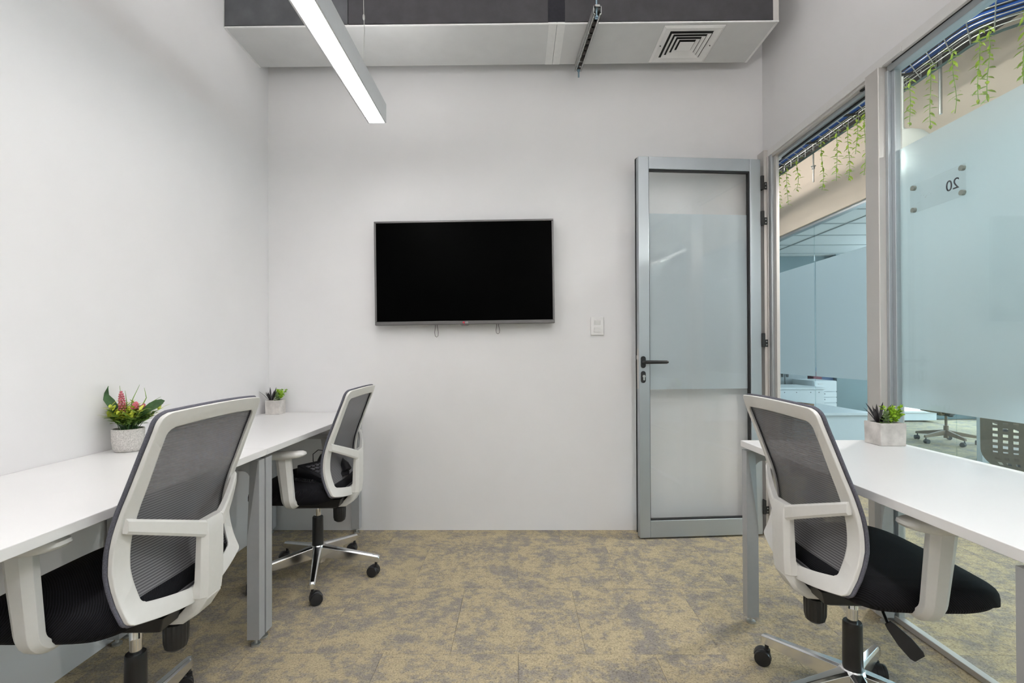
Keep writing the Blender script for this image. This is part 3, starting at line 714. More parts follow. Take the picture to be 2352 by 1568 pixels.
# ================================================================== DESKS
def desk(name, label, xf, xb, ya, yb, leg_w=0.046, legs=((0.006, 0.040), (0.006, 0.040)), backx=None):
    """front edge at xf, rear edge at xb, ends at ya (near) and yb (far)"""
    d = empty(name, ((xf+xb)/2, (ya+yb)/2, 0)); tag(d, label, 'desk', 'white rectangular desks')
    cx, cy = (xf+xb)/2, (ya+yb)/2
    s = 1 if xb > xf else -1
    x0, x1 = min(xf, xb)-cx, max(xf, xb)-cx
    obj('desk_top', bx(x0, x1, ya-cy+0.0015, yb-cy-0.0015, DESK_Z-0.025, DESK_Z), 'laminate', d, bevel=0.002)
    lz = 0.030
    for e, (ins, th) in zip((0, 1), legs):
        if e == 0: yA, yB_ = ya-cy+ins, ya-cy+ins+th
        else: yA, yB_ = yb-cy-ins-th, yb-cy-ins
        for side in (0, 1):
            if side == 0: xo, dirx = (xf-cx)+s*0.004, s
            else: xo, dirx = (xb-cx)-s*0.012, -s
            zt = DESK_Z-0.026
            # leg: folded steel, outer edge square, inner face leans away towards the rail at the top
            xi = xo+dirx*leg_w; xg = xo+dirx*(leg_w+0.004)
            ins_y = th*0.55
            mb = MB(); zc = 0.40
            b = [(xo, yA, lz), (xi, yA, lz), (xi, yB_, lz), (xo, yB_, lz)]
            mid = [(xo, yA, zc), (xi, yA, zc), (xi, yB_, zc), (xo, yB_, zc)]
            top = [(xo, yA, zt-0.01), (xo+dirx*0.004, yA, zt-0.01), (xi, yA+ins_y, zt-0.01), (xi, yB_, zt-0.01), (xo, yB_, zt-0.01)]
            V = b+mid+top; Fc = [(3, 2, 1, 0), (0, 1, 5, 4), (1, 2, 6, 5), (2, 3, 7, 6), (3, 0, 4, 7),
                                 (4, 5, 9, 8), (5, 10, 9), (5, 6, 11, 10), (6, 7, 12, 11), (7, 4, 8, 12), (8, 9, 10, 11, 12)]
            mb.v = V; mb.f = Fc
            lg = obj('leg', mb, 'desk_steel', d)
            gxm, gym = (xo+xi)/2, (yA+yB_)/2
            obj('glide', MB().lathe([(0.011, 0.0), (0.017, 0.001), (0.017, 0.008), (0.006, 0.010), (0.006, lz)], (gxm, gym, 0), 14), 'zinc', lg, smooth=40)
        # cross rail under the top with rounded knees
        xa, xb2 = (xf-cx)+s*(0.004+leg_w), (xb-cx)-s*(0.012+leg_w)
        z1, z0 = DESK_Z-0.026, DESK_Z-0.026-0.055
        poly = [(xa, z1), (xb2, z1)]
        for t in range(5): a = t/4*pi/2; poly.append((xb2-s*(0.03-0.03*cos(a)), z0-0.03+0.03*sin(a)))
        for t in range(5): a = t/4*pi/2; poly.append((xa+s*(0.03-0.03*sin(a)), z0-0.03+0.03*cos(a)))
        yR0 = yA+th*0.55
        obj('cross_rail', MB().prism(poly, 'y', yR0, yB_-0.002), 'desk_steel', d)
    # long rails between the end frames
    for xx in ((xf-cx)+s*0.14, (xb-cx)-s*0.10):
        obj('long_rail', bx(xx-0.02, xx+0.02, ya-cy+0.05, yb-cy-0.05, DESK_Z-0.056, DESK_Z-0.0255), 'desk_steel', d)
    return d
YJ = 1.867
LFX, RFX = -0.970, 0.926
desk('desk', 'white desk at the near left with the flower pot on it', LFX, XL+0.002, YJ-1.2, YJ, legs=((0.006, 0.040), (0.006, 0.040)))
desk('desk', 'white desk in the far left corner under the small concrete planter', LFX, XL+0.002, YJ, YB-0.002, legs=((0.004, 0.046), (0.02, 0.046)))
desk('desk', 'white desk against the glass partition on the right', RFX, 1.532, 2.03-1.2, 2.030, legs=((0.05, 0.040), (0.006, 0.040)))

# ================================================================== TASK CHAIRS
def interp(tab, z):
    for (z0, f0), (z1, f1) in zip(tab[:-1], tab[1:]):
        if z0 <= z <= z1 or z0 >= z >= z1:
            t = (z-z0)/(z1-z0); t = t*t*(3-2*t) if False else t
            return f0+(f1-f0)*t
    return tab[0][1] if abs(z-tab[0][0]) < abs(z-tab[-1][0]) else tab[-1][1]
PROF = [(0.955, -0.223), (0.934, -0.216), (0.885, -0.199), (0.838, -0.181), (0.80, -0.167), (0.76, -0.1525), (0.72, -0.137), (0.69, -0.127), (0.66, -0.1185), (0.63, -0.1125), (0.60, -0.1095), (0.57, -0.1095), (0.535, -0.116), (0.50, -0.126), (0.475, -0.137), (0.456, -0.146), (0.39, -0.152)]
WTAB = [(0.96, 0.222), (0.934, 0.2225), (0.80, 0.226), (0.65, 0.231), (0.55, 0.231), (0.456, 0.2265), (0.42, 0.224)]
def Fsurf(s_, z):
    """front surface of the back: sides wrap forward, centre set back"""
    k = 0.022
    return interp(PROF, z) - k*(1-min(1, (s_/0.228)**2))
def back_loop(w_off, z_top, z_bot, arch, sag, rad, rb=0.009, n=26):
    """closed loop of (s, z): top right corner clockwise"""
    def hw(z): return interp(WTAB, z)-(w_off*(1.0-0.36*max(0, min(1, (z-0.49)/0.41))))
    pts = []
    # top edge from -hw to +hw
    wt, wb = hw(z_top), hw(z_bot)
    for i in range(n):
        t = i/(n-1); s_ = -(wt-rad)+2*(wt-rad)*t; pts.append((s_, z_top+arch*(1-(s_/wt)**2)))
    for i in range(1, 6): a = pi/2*(1-i/6); pts.append((wt-rad+rad*cos(a), z_top-rad+rad*sin(a)+0*arch))
    for i in range(n):
        t = i/(n-1); z = z_top-rad+(z_bot+rb-z_top+rad)*t; pts.append((hw(z), z))
    for i in range(1, 6): a = -pi/2*(i/6); pts.append((wb-rb+rb*cos(a), z_bot+rb+rb*sin(a)))
    for i in range(n):
        t = i/(n-1); s_ = (wb-rb)-2*(wb-rb)*t; pts.append((s_, z_bot-sag*(1-(abs(s_)/wb)**1.45)))
    for i in range(1, 6): a = -pi/2-pi/2*(i/6); pts.append((-wb+rb+rb*cos(a), z_bot+rb+rb*sin(a)))
    for i in range(n):
        t = i/(n-1); z = z_bot+rb+(z_top-rad-z_bot-rb)*t; pts.append((-hw(z), z))
    for i in range(1, 6): a = pi-pi/2*(i/6); pts.append((-wt+rad+rad*cos(a), z_top-rad+rad*sin(a)))
    return pts
CH = {}
def chair_meshes():
    outer = back_loop(0.0, 0.934, 0.456, 0.009, 0.044, 0.022)
    inner = back_loop(0.050, 0.896, 0.488, 0.008, 0.034, 0.020)
    inner2 = back_loop(0.045, 0.900, 0.484, 0.008, 0.034, 0.020)
    rng = []
    for (so, zo), (si, zi), (sj, zj) in zip(outer, inner, inner2):
        dl_ = 0.002
        fo, fi = Fsurf(so, zo), Fsurf(si, zi)
        rng.append([(fo, so, zo), (fo-0.012, so*0.997, zo), (fi-0.012-dl_, si+(so-si)*0.15, zi+(zo-zi)*0.15), (fi-0.008-dl_, si, zi), (Fsurf(sj, zj)-0.002, sj, zj)])
    CH['back_frame'] = MB().rings(rng, True, False, loop=True).mesh('back_frame', 40)
    trim = MB().tube([(Fsurf(s_, z)+0.005, s_*0.997, z) for s_, z in outer], 0.0052, 8, loop=True, up=(1, 0, 0))
    CH['edge_trim'] = trim.mesh('edge_trim', 60)
    mb = MB(); nz, ns = 40, 22; b = 0
    zz = [0.452+(0.934-0.452)*i/nz for i in range(nz+1)]
    for i, z in enumerate(zz):
        for k in range(ns+1):
            u = -1+2*k/ns; s_ = u*(interp(WTAB, z)-0.004)
            zv = z + (0.008*(1-u*u) if z > 0.9 else 0)*(i/nz) - 0.040*(1-u*u)*max(0, 1-i/12)
            mb.v.append((Fsurf(s_, z)+0.004, s_, zv))
    for i in range(nz):
        for k in range(ns):
            a = i*(ns+1)+k; mb.f.append((a, a+1, a+ns+2, a+ns+1))
    CH['mesh_panel'] = mb.mesh('mesh_panel', 60)
    # yoke: column with chamfered rear, two arms rising to the frame sides
    def col(z, hwid, fr, ff, ch=0.014):
        return [(ff, -hwid, z), (fr+ch, -hwid, z), (fr, -hwid+ch*0.8, z), (fr, hwid-ch*0.8, z), (fr+ch, hwid, z), (ff, hwid, z)]
    mb = MB()
    mb.rings([col(0.425, 0.043, -0.212, -0.170), col(0.47, 0.045, -0.216, -0.185), col(0.59, 0.045, -0.217, -0.190), col(0.615, 0.046, -0.216, -0.190), col(0.632, 0.044, -0.211, -0.190)])
    CH['spine'] = mb.mesh('spine', 18)
    for nm, sg_ in (('yoke_arm_a', 1), ('yoke_arm_b', -1)):
        mb = MB(); rg = []
        for t in (0, 0.08, 0.3, 0.55, 0.8, 1.0):
            s_ = 0.035+(0.222-0.035)*t
            zc_ = 0.609+(0.681-0.609)*t; hh = 0.022-(0.022-0.0172)*t
            fr = -0.214+(0.214-0.150)*t**1.25
            ft = fr+0.020-0.006*t
            rg.append([(ft, sg_*s_, zc_-hh), (fr+0.004, sg_*s_, zc_-hh-0.001), (fr, sg_*s_, zc_-hh+0.006), (fr, sg_*s_, zc_+hh-0.006), (fr+0.004, sg_*s_, zc_+hh), (ft, sg_*s_, zc_+hh)])
        mb.rings(rg); CH[nm] = mb.mesh('yoke_arm', 22)
    mb = MB(); rg = []
    for f_, z, nx, nz_, hw_, th in ((-0.186, 0.452, 1, 0.0, 0.040, 0.022), (-0.190, 0.425, 1, 0.25, 0.038, 0.022), (-0.172, 0.392, 0.75, 0.65, 0.036, 0.018), (-0.140, 0.366, 0.3, 0.95, 0.034, 0.014), (-0.085, 0.362, 0, 1, 0.032, 0.014), (-0.02, 0.366, 0, 1, 0.030, 0.012)):
        L = sqrt(nx*nx+nz_*nz_); nx, nz_ = nx/L*th, nz_/L*th
        rg.append([(f_-nx, -hw_*0.8, z-nz_), (f_-nx, hw_*0.8, z-nz_), (f_-nx*0.4, hw_, z-nz_*0.4), (f_+nx, hw_, z+nz_), (f_+nx, -hw_, z+nz_), (f_-nx*0.4, -hw_, z-nz_*0.4)])
    mb.rings(rg); CH['spine_foot'] = mb.mesh('spine_foot', 40)
    # seat cushion
    mb = MB(); nseg = 72
    def plan(a, sc):
        c, s_ = cos(a), sin(a); e = 2/4.6
        x = abs(c)**e*(1 if c >= 0 else -1); y = abs(s_)**e*(1 if s_ >= 0 else -1)
        return 0.055+0.206*sc*x, 0.247*sc*y
    rg = []
    for sc, z in ((0.30, 0.404), (0.72, 0.408), (0.88, 0.417), (0.96, 0.425), (0.992, 0.436), (1.0, 0.452), (1.0, 0.468), (0.992, 0.480), (0.975, 0.4875), (0.95, 0.4915), (0.85, 0.499), (0.65, 0.504), (0.4, 0.505), (0.15, 0.504)):
        r_ = []
        for k in range(nseg):
            f_, s_ = plan(2*pi*k/nseg, sc)
            q = max(0, (f_-0.08)/0.18); dz = -0.022*q*q if z > 0.44 else 0.018*q*q
            q2 = max(0, (-f_-0.08)/0.10); dz += 0.0 if z > 0.44 else 0.010*q2
            r_.append((f_, s_, z+dz))
        rg.append(r_)
    mb.rings(rg); CH['seat'] = mb.mesh('seat', 50)
    mb = MB(); mb.rings([[(f_*1.0+0.0, s_, z) for f_, s_ in ((-0.15*k, -0.11*k), (0.12*k, -0.11*k), (0.15*k, -0.08*k), (0.15*k, 0.08*k), (0.12*k, 0.11*k), (-0.15*k, 0.11*k))] for k, z in ((0.75, 0.362), (0.9, 0.372), (1.0, 0.412))])
    CH['mechanism'] = mb.mesh('mechanism', 30)
    # armrest
    for nm, sg_ in (('armrest_a', 1), ('armrest_b', -1)):
        path = [(0.10, 0.426), (0.17, 0.424), (0.222, 0.424)]
        for i in range(1, 7): a = -pi/2+pi/2*i/6; path.append((0.226+0.042*cos(a), 0.466+0.042*sin(a)))
        path += [(0.2685, 0.52), (0.2690, 0.58), (0.2690, 0.632), (0.2690, 0.642)]
        mb = MB(); rg = []
        for i, (s_, z) in enumerate(path):
            a = path[max(0, i-1)]; c = path[min(len(path)-1, i+1)]
            t = Vector((c[0]-a[0], c[1]-a[1])).normalized(); n_ = Vector((t.y, -t.x))
            hz = max(0, min(1, (z-0.43)/0.2)); fc = 0.026+0.022*hz; hf = 0.027+0.006*hz; th = 0.0165
            ring = []
            for q, o_ in ((-1, -0.75), (-0.55, -1), (0.55, -1), (1, -0.75), (1, 0.3), (0.45, 1), (-0.45, 1), (-1, 0.3)):
                p = Vector((s_, z)) + n_*(th*o_)
                ring.append((fc+hf*q, sg_*p.x, p.y))
            rg.append(ring)
        mb.rings(rg); CH[nm] = mb.mesh('armrest', 28)
        mb = MB(); rg = []
        def padout(k, z):
            pts = []
            for i in range(36):
                a = 2*pi*i/36; c, s_ = cos(a), sin(a)
                x = abs(c)**0.62*(1 if c >= 0 else -1); y = abs(s_)**0.62*(1 if s_ >= 0 else -1)
                pts.append((0.076+0.125*k*x, sg_*(0.264+0.042*k*y), z + (0.006*(x*x) if x < 0 else 0)))
            return pts
        mb.rings([padout(0.5, 0.640), padout(0.80, 0.641), padout(0.95, 0.647), padout(1.0, 0.654), padout(0.98, 0.662), padout(0.88, 0.667), padout(0.5, 0.668)])
        CH[nm.replace('armrest', 'pad')] = mb.mesh('arm_pad', 50)
        zb = 0.4445
    # knob, lever, gas spring, hub, leg, caster
    mb = MB(); prof = [(0.012, 0.405), (0.020, 0.40), (0.022, 0.36), (0.022, 0.348), (0.030, 0.345), (0.031, 0.335), (0.030, 0.295), (0.026, 0.280), (0.016, 0.272)]
    rings_ = []
    for r, z in prof: rings_.append([(-0.108+(r*(1.0 if (k % 2 or r < 0.025 or z < 0.285) else 0.94))*cos(2*pi*k/36), (r*(1.0 if (k % 2 or r < 0.025 or z < 0.285) else 0.94))*sin(2*pi*k/36), z) for k in range(36)])
    CH['tension_knob'] = mb.rings(rings_).mesh('tension_knob', 25)
    mb = MB(); mb.tube([(0.02, -0.06, 0.395), (-0.005, -0.13, 0.385), (-0.012, -0.165, 0.362)], 0.004, 8)
    A = Vector((-0.012, -0.165, 0.362)); B = Vector((0.040, -0.205, 0.292)); dr = (B-A).normalized(); sd = Vector((0.75, -0.25, 0.55)); sd = (sd-dr*sd.dot(dr)).normalized(); nn = dr.cross(sd)
    mb.rings([[A+dr*q*(B-A).length + sd*x*w_ + nn*y*0.004 for x, y in ((-1, -1), (1, -1), (1, 1), (-1, 1))] for q, w_ in ((0, 0.008), (0.12, 0.012), (0.55, 0.019), (0.9, 0.0185), (1.0, 0.014))])
    CH['height_lever'] = mb.mesh('height_lever', 30)
    CH['gas_spring'] = MB().lathe([(0.0145, 0.24), (0.0145, 0.335), (0.015, 0.3365), (0.015, 0.339), (0.0145, 0.3405), (0.0145, 0.42)], seg=20).mesh('gas_spring', 40)
    CH['sleeve'] = MB().lathe([(0.0265, 0.155), (0.0265, 0.200), (0.0255, 0.285), (0.0255, 0.294), (0.0235, 0.298), (0.016, 0.298)], seg=24).mesh('sleeve', 40)
    CH['hub'] = MB().lathe([(0.020, 0.075), (0.034, 0.076), (0.036, 0.10), (0.038, 0.135), (0.036, 0.152), (0.030, 0.160), (0.020, 0.162)], seg=30).mesh('hub', 40)
    mb = MB(); rg = []
    for x, zt, zb_, hw_ in ((0.022, 0.158, 0.100, 0.022), (0.055, 0.152, 0.096, 0.0195), (0.12, 0.139, 0.090, 0.0165), (0.20, 0.124, 0.083, 0.0145), (0.27, 0.111, 0.077, 0.013), (0.300, 0.105, 0.073, 0.0125), (0.308, 0.099, 0.075, 0.010)):
        rg.append([(x, -hw_, zb_), (x, -hw_*1.0, zt-0.007), (x, -hw_*0.62, zt), (x, hw_*0.62, zt), (x, hw_, zt-0.007), (x, hw_, zb_)])
    mb.rings(rg); CH['leg'] = mb.mesh('leg', 25)
    # twin wheel caster, origin under the stem
    mb = MB()
    def disc(yc, r, w_, xo=-0.014, zc_=0.0265):
        prof = [(r*0.75, -w_), (r*0.95, -w_*0.9), (r, -w_*0.6), (r, w_*0.6), (r*0.95, w_*0.9), (r*0.75, w_)]
        mb.rings([[(xo+q*cos(2*pi*k/24), yc+d_, zc_+q*sin(2*pi*k/24)) for k in range(24)] for q, d_ in prof])
    disc(-0.0145, 0.0265, 0.0095); disc(0.0145, 0.0265, 0.0095)
    # hood
    hood = []
    for yy in (-0.026, -0.020, 0.020, 0.026):
        r_ = 0.0285 if abs(yy) < 0.025 else 0.0255
        hood.append([(-0.014+r_*cos(a), yy*0.42, 0.0265+r_*sin(a)) for a in [radians(x) for x in range(-10, 171, 15)]] + [(-0.014+0.020*cos(a), yy*0.42, 0.0265+0.020*sin(a)) for a in [radians(x) for x in range(170, -11, -15)]])
    mb.rings(hood)
    mb.tube([(0, 0, 0.045), (0, 0, 0.076)], 0.0065, 10)
    mb.tube([(0, 0, 0.040), (0, 0, 0.056)], 0.011, 10)
    CH['caster'] = mb.mesh('caster', 35)
chair_meshes()

def task_chair(x, y, theta, dz, leg0, swivel, label):
    c = empty('task_chair', (x, y, 0), theta); tag(c, label, 'chair', 'grey mesh back task chairs')
    up = (0, 0, dz)
    bf = obj('back_frame', CH['back_frame'], 'chair_plastic', c, up, bevel=0.0025)
    obj('mesh_panel', CH['mesh_panel'], 'back_mesh', bf); obj('edge_trim', CH['edge_trim'], 'chair_trim', bf)
    sp = obj('spine', CH['spine'], 'chair_plastic', c, up, bevel=0.0015)
    obj('yoke_arm', CH['yoke_arm_a'], 'chair_plastic', sp, bevel=0.001); obj('yoke_arm', CH['yoke_arm_b'], 'chair_plastic', sp, bevel=0.001)
    obj('spine_foot', CH['spine_foot'], 'chair_plastic', sp, bevel=0.002)
    obj('seat', CH['seat'], 'seat_fabric', c, up)
    me = obj('mechanism', CH['mechanism'], 'black_plastic', c, up, bevel=0.003)
    obj('tension_knob', CH['tension_knob'], 'black_plastic', me); obj('height_lever', CH['height_lever'], 'black_plastic', me, bevel=0.0015)
    for k in 'ab':
        ar = obj('armrest', CH['armrest_'+k], 'chair_plastic', c, up, bevel=0.0015)
        obj('arm_pad', CH['pad_'+k], 'chair_plastic', ar)
    gs = obj('gas_spring', CH['gas_spring'], 'chrome', c, (0, 0, 0)); obj('sleeve', CH['sleeve'], 'black_plastic', gs)
    obj('hub', CH['hub'], 'chrome', c)
    for k in range(5):
        a = radians(leg0+72*k)-theta
        l = obj('leg', CH['leg'], 'chrome', c, (0, 0, 0), (0, 0, a), bevel=0.0015)
        obj('caster', CH['caster'], 'caster_black', l, (0.290, 0, 0), (0, 0, swivel[k]-a-theta))
    return c
A = task_chair(-1.037, 1.310, 3.1668, 0.0347, 100, (0.6, 0.2, -1.0, 2.2, 3.3), 'grey mesh back task chair at the near left desk by the flower pot')
B = task_chair(-0.996, 2.413, 3.1666, 0.0, 0, (-0.2, 0.1, 0.4, 2.0, -2.6), 'grey mesh back task chair with a telephone on its seat')
C = task_chair(1.002, 1.471, -0.0442, 0.0224, 115, (-0.45, -0.4, 0.5, 2.8, 1.3), 'grey mesh back task chair at the right desk by the glass')
# caster swivel above is a world heading

# ---- desk telephone lying on the middle chair
ph = empty('desk_telephone', (-0.955, 2.385, 0.5045), -0.55); tag(ph, 'black corded desk telephone lying on the seat of the middle chair', 'telephone')
mb = MB(); mb.rings([[(-0.09, y, 0), (0.09, y, 0), (0.09, y, 0.022+0.0), (-0.09, y, 0.060)] for y in (-0.085, 0.085)]); obj('body', mb, 'phone_black', ph, bevel=0.005)
kb = MB()
for i in range(4):
    for j in range(4):
        x = -0.045+i*0.035; y = -0.055+j*0.024; z = 0.0415-0.211*x
        kb.box(x-0.010, x+0.010, y-0.007, y+0.007, z-0.004, z+0.004)
tag(obj('keypad', kb, 'phone_key', ph, bevel=0.001), kind='stuff')
mb = MB(); mb.tube([(-0.10, 0.062, 0.050), (-0.085, 0.062, 0.072), (-0.05, 0.062, 0.085), (0.0, 0.062, 0.086), (0.05, 0.062, 0.072), (0.085, 0.062, 0.050), (0.10, 0.062, 0.030)], [0.022, 0.021, 0.017, 0.015, 0.017, 0.021, 0.022], 12)
obj('handset', mb, 'phone_black', ph, smooth=60)
cp = []
for i in range(200):
    t = i/199; a = t*2*pi*24
    cp.append((-0.10-0.03*sin(t*pi)+0.20*t*0.9+0.005*cos(a)*0.3, -0.10-0.035*sin(t*pi*0.9)+0.006*cos(a), 0.010+0.006*sin(a)))
obj('coiled_cord', MB().tube(cp, 0.0016, 5), 'phone_black', ph, smooth=60)
obj('line_cord', MB().tube([(-0.09, 0.02, 0.02), (-0.125, 0.03, 0.055), (-0.14, 0.04, 0.085), (-0.125, 0.06, 0.105), (-0.095, 0.08, 0.10), (-0.075, 0.10, 0.06), (-0.07, 0.10, 0.010)], 0.0022, 6), 'phone_black', ph, smooth=60)

# ---- dark chairs in the office beyond
def office_chair(x, y, th, leg0, label, perforated):
    c = empty('office_chair', (x, y, 0), th); tag(c, label, 'chair', 'dark chairs in the office across the corridor')
    obj('gas_spring', MB().lathe([(0.025, 0.06), (0.025, 0.21), (0.014, 0.212), (0.014, 0.36)], seg=16), 'chair_brown', c, smooth=40)
    for k in range(5):
        a = radians(leg0+72*k)-th
        l = obj('leg', CH['leg'].copy(), None, c, (0, 0, 0), (0, 0, a)); l.data.materials.clear(); l.data.materials.append(MATS['chair_brown' if k != 3 else 'zinc'])
        cs = obj('caster', CH['caster'].copy(), None, l, (0.29, 0, 0), (0, 0, 0.6*k)); cs.data.materials.clear(); cs.data.materials.append(MATS['office_dark'])
    mb = MB(); mb.rings([[(0.02+0.23*k*(abs(cos(a))**0.5)*(1 if cos(a) > 0 else -1), 0.235*k*(abs(sin(a))**0.5)*(1 if sin(a) > 0 else -1), z) for a in [2*pi*i/32 for i in range(32)]] for k, z in ((0.6, 0.365), (0.95, 0.385), (1, 0.41), (0.95, 0.435), (0.5, 0.44))])
    obj('seat', mb, 'chair_brown', c, smooth=50)
    obj('mechanism', bx(-0.10, 0.10, -0.06, 0.06, 0.335, 0.372), 'office_dark', c, bevel=0.006)
    mb = MB(); mb.lathe([(0.012, 0.30), (0.026, 0.305), (0.028, 0.33), (0.012, 0.34)], (0.17, 0.0, 0), 16); obj('knob', mb, 'office_dark', c, smooth=40)
    # shell back, slotted when perforated
    nz, ns = 30, 40; mb = MB()
    def P(i, k):
        t = i/nz; z = (0.30 if perforated else 0.44)+t*(0.58 if perforated else 0.44); u = -1+2*k/ns
        wv = 0.235*sqrt(max(0.02, 1-(1-min(1, t*3.2+0.1))**2))
        f_ = -0.21-0.10*t-0.05*(1-u*u)+(0.10*(1-t)**6 if perforated else 0)
        return (f_, wv*u, z)
    for th_ in (0.0, -0.006):
        b = len(mb.v)
        for i in range(nz+1):
            for k in range(ns+1):
                p = P(i, k); mb.v.append((p[0]+th_, p[1], p[2]))
        for i in range(nz):
            for k in range(ns):
                if perforated and i > 2 and i % 2 == 1 and (k//1) % 4 in (1, 2) and 3 < k < ns-4 and i < nz-2: continue
                a = b+i*(ns+1)+k; mb.f.append((a, a+1, a+ns+2, a+ns+1))
    obj('back_shell', mb, 'chair_brown', c)
    obj('back_bar', MB().tube([(-0.06, 0, 0.355), (-0.20, 0, 0.36), (-0.275, 0, 0.45), (-0.30, 0, 0.60)], 0.018, 8), 'chair_brown', c, smooth=60)
    return c
office_chair(5.20, 5.95, 0.6, 190, 'dark star base office chair left of the slim white panel in the far office', False)
office_chair(4.95, 4.75, 2.6, 200, 'dark office chair whose star base shows behind the slotted shell chair', False)
office_chair(3.42, 3.28, 0.80, 170, 'brown office chair with a slotted shell back at the right picture edge', True)

# ================================================================== PLANTS
def spike_cluster(name, parent, mat, n, length, width, base, spread, seed, curl=0.1, up=0.9):
    r = random.Random(seed)
    for k in range(n):
        mb = MB(); a = 2*pi*k/n + r.uniform(-.3, .3); el = r.uniform(up-0.45, up+0.3)
        d = Vector((cos(a)*spread, sin(a)*spread, el))
        leaf_blade(mb, Vector(base)+Vector((cos(a), sin(a), 0))*0.004, d, (cos(a)*-1, sin(a)*-1, 0.5), length*r.uniform(0.7, 1.1), width, -curl if r.random() < .7 else curl, 6)
        obj(name, mb, mat, parent, smooth=60)
def planter(name, loc, label, dark_at, bright_at, suc_at, sx, sy, sz, seed, rz=0):
    p = empty(name, loc, rz); tag(p, label, 'plant', 'small concrete planters of artificial succulents')
    w_ = 0.007
    pot = MB()
    o_ = [(-sx, -sy), (sx, -sy), (sx, sy), (-sx, sy)]; i_ = [(-sx+w_, -sy+w_), (sx-w_, -sy+w_), (sx-w_, sy-w_), (-sx+w_, sy-w_)]
    pot.rings([[(x*0.97, y*0.97, 0) for x, y in o_], [(x, y, sz) for x, y in o_], [(x, y, sz) for x, y in i_], [(x, y, sz-0.014) for x, y in i_]])
    obj('pot', pot, 'concrete', p, bevel=0.0025)
    obj('soil', bx(-sx+w_, sx-w_, -sy+w_, sy-w_, sz-0.016, sz-0.008), 'soil', p)
    spike_cluster('spiky_leaf', p, 'leaf_black', 11, 0.090, 0.0115, (*dark_at, sz-0.012), 0.42, seed, -0.15, 0.95)
    # rosette succulent
    r = random.Random(seed+5)
    for lay in range(5):
        for k in range(7):
            mb = MB(); a = 2*pi*k/7+lay*0.45; el = 0.05+lay*0.28
            leaf_blade(mb, (suc_at[0], suc_at[1], sz-0.006+lay*0.010), (cos(a), sin(a), el), (0, 0, 1), 0.028-lay*0.0035, 0.016-lay*0.001, -0.25, 4)
            obj('succulent_leaf', mb, 'succulent', p, smooth=60)
    # bright bushy sprigs
    stems = MB(); lv_ = MB()
    for k in range(16):
        a = r.uniform(0, 2*pi); q = r.uniform(0.1, 1.0)
        top = Vector((bright_at[0]+0.006+0.038*q*cos(a), bright_at[1]+0.034*q*sin(a), sz+r.uniform(0.020, 0.070)))
        b0 = Vector((bright_at[0]*0.9, bright_at[1]*0.9, sz-0.010))
        stems.tube([b0, (b0+top)*0.5+Vector((0, 0, 0.006)), top], 0.0011, 4)
        for i in range(30):
            t = r.uniform(0.40, 1.0); pt = b0*(1-t)+top*t
            d = Vector((r.uniform(-1, 1), r.uniform(-1, 1), r.uniform(-0.1, 1)))
            leaf_blade(lv_, pt, d, (d.y, -d.x, 0.6), r.uniform(0.009, 0.015), 0.0075, 0.1, 2)
    obj('sprig_stems', stems, 'leaf_dark', p); tag(obj('sprig_leaves', lv_, 'leaf_bright', p, smooth=60), kind='stuff')
    return p
planter('succulent_planter', (-1.482, 2.962, DESK_Z), 'square concrete planter of dark spiky succulents on the far left desk', (-0.022, -0.012), (0.018, 0.008), (0.02, -0.022), 0.044, 0.042, 0.086, 21)
planter('succulent_planter', (1.452, 1.936, DESK_Z), 'square concrete planter of succulents on the right desk before the glass', (-0.014, 0.012), (0.022, -0.005), (-0.012, -0.022), 0.050, 0.046, 0.088, 33)

fp = empty('flower_pot', (-1.478, 1.830, DESK_Z)); tag(fp, 'round pale stone pot with pink flowers on the near left desk', 'plant')
obj('pot', MB().lathe([(0.036, 0.0), (0.042, 0.002), (0.0475, 0.014), (0.0510, 0.04), (0.0520, 0.084), (0.0505, 0.086), (0.0465, 0.086), (0.046, 0.066)], seg=40), 'stone_pot', fp, smooth=50)
obj('soil', MB().lathe([(0.02, 0.066), (0.0465, 0.070), (0.02, 0.074)], seg=24), 'soil', fp)
rf = random.Random(5)
stems = MB(); lmid = MB(); llime = MB(); ldark = MB()
for k in range(46):
    a = rf.uniform(0, 2*pi); rad = rf.uniform(0.015, 0.075)
    if k < 6: a = rf.uniform(-0.9, 0.5); rad = rf.uniform(0.07, 0.11)
    top = Vector((rad*cos(a), rad*sin(a), 0.086+rf.uniform(0.030, 0.085)))
    b0 = Vector((0.03*cos(a)*rf.random(), 0.03*sin(a)*rf.random(), 0.072)); mid = (b0+top)*0.5+Vector((0, 0, 0.018))
    stems.tube([b0, mid, top], 0.0012, 5)
    for i in range(17):
        t = 0.35+0.65*i/16; pt = b0*(1-t)**2+mid*2*t*(1-t)+top*t*t
        aa = i*2.4+rf.uniform(-.4, .4); out = Vector((cos(a), sin(a), 0.5))
        d = Vector((cos(aa), sin(aa), rf.uniform(0.1, 0.8))) + out*0.55*t
        tgt = llime if t > 0.78 else (lmid if t > 0.42 else ldark)
        leaf_blade(tgt, pt, d, (-d.x*0.4, -d.y*0.4, 1), rf.uniform(0.026, 0.040), rf.uniform(0.010, 0.014), 0.18, 4)
obj('stems', stems, 'leaf_dark', fp)
tag(obj('foliage_tips', llime, 'leaf_lime', fp, smooth=60), kind='stuff')
tag(obj('foliage', lmid, 'leaf_mid', fp, smooth=60), kind='stuff'); tag(obj('foliage', ldark, 'leaf_mid', fp, smooth=60), kind='stuff')
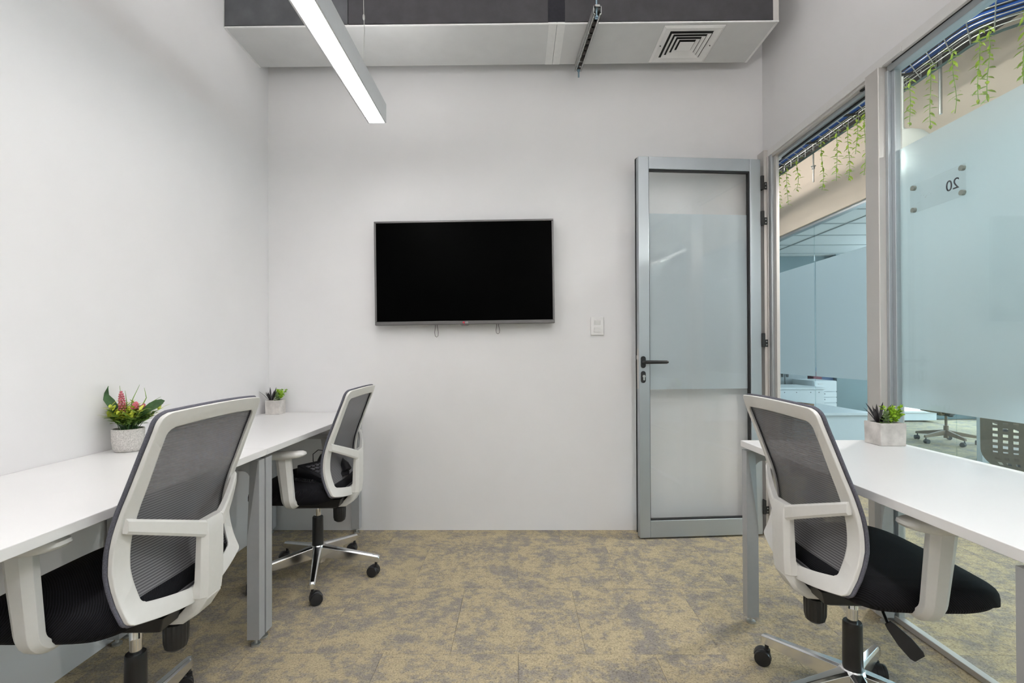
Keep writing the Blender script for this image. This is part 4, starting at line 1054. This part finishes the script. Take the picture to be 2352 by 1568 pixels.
def big_leaf(path, widths, side):
    mb = MB(); b = 0
    path = [Vector(p) for p in path]; side = Vector(side).normalized()
    for i, p in enumerate(path):
        for q, dn in ((-1, 0.004), (-0.5, 0.001), (0, 0), (0.5, 0.001), (1, 0.004)): mb.v.append(tuple(p+side*(widths[i]*q)+Vector((0.3*dn, -dn, 0.5*dn))))
    for i in range(len(path)-1):
        for k in range(4):
            a = i*5+k; mb.f.append((a, a+1, a+6, a+5))
    return mb
obj('broad_leaf', big_leaf([(0, 0, 0.075), (-0.020, 0.0, 0.12), (-0.040, -0.004, 0.155), (-0.060, -0.006, 0.182), (-0.078, -0.006, 0.202), (-0.0785, -0.004, 0.225), (-0.073, -0.002, 0.245)], [0.003, 0.007, 0.014, 0.017, 0.014, 0.010, 0.0005], (0.72, 0.1, 0.66)), 'leaf_dark', fp, smooth=60)
obj('broad_leaf', big_leaf([(0, 0, 0.075), (0.040, -0.005, 0.125), (0.070, -0.01, 0.150), (0.095, -0.012, 0.166), (0.120, -0.012, 0.178), (0.138, -0.01, 0.186), (0.148, -0.01, 0.190)], [0.003, 0.007, 0.013, 0.016, 0.015, 0.010, 0.0005], (-0.35, 0.1, 0.93)), 'leaf_dark', fp, smooth=60)
for pth in ([(0, 0, .07), (-.018, 0, .15), (-.030, .002, .20), (-.035, .003, .247)], [(0, 0, .07), (-.010, .01, .15), (-.015, .01, .19), (-.022, .012, .228)], [(0, 0, .07), (.010, -.01, .14), (.028, -.012, .20), (.055, -.014, .252)], [(0, 0, .07), (.040, .01, .16), (.060, .012, .20), (.052, .012, .238)], [(0, 0, .07), (.06, .0, .15), (.09, .0, .185), (.125, .0, .205)]):
    obj('grass_blade', MB().tube(pth, [0.0022, 0.0026, 0.0016, 0.0005], 5), 'leaf_mid', fp, smooth=60)
def flower(path, r0):
    mb = MB(); path = [Vector(p) for p in path]; n = 10
    for i in range(n):
        t = i/(n-1); p = path[0]*(1-t)+path[1]*t; r = r0*sqrt(max(0.02, 1-t*t*0.97))
        for k in range(6):
            a = 2*pi*k/6+i*0.52; c = p+Vector((cos(a)*r, sin(a)*r, 0)); q = 0.0037
            mb.lathe([(q*0.3, -q), (q*0.95, -q*0.3), (q*0.95, q*0.4), (q*0.3, q)], c, 6)
    return mb
obj('flower_spike', flower([(-0.012, -0.012, 0.150), (-0.018, -0.012, 0.224)], 0.0100), 'petal_pink', fp, smooth=80)
obj('flower_spike', flower([(0.028, -0.006, 0.160), (0.034, -0.006, 0.184)], 0.0095), 'petal_pink', fp, smooth=80)
obj('flower_spike', flower([(0.050, 0.0, 0.155), (0.060, 0.0, 0.176)], 0.006), 'petal_pink', fp, smooth=80)
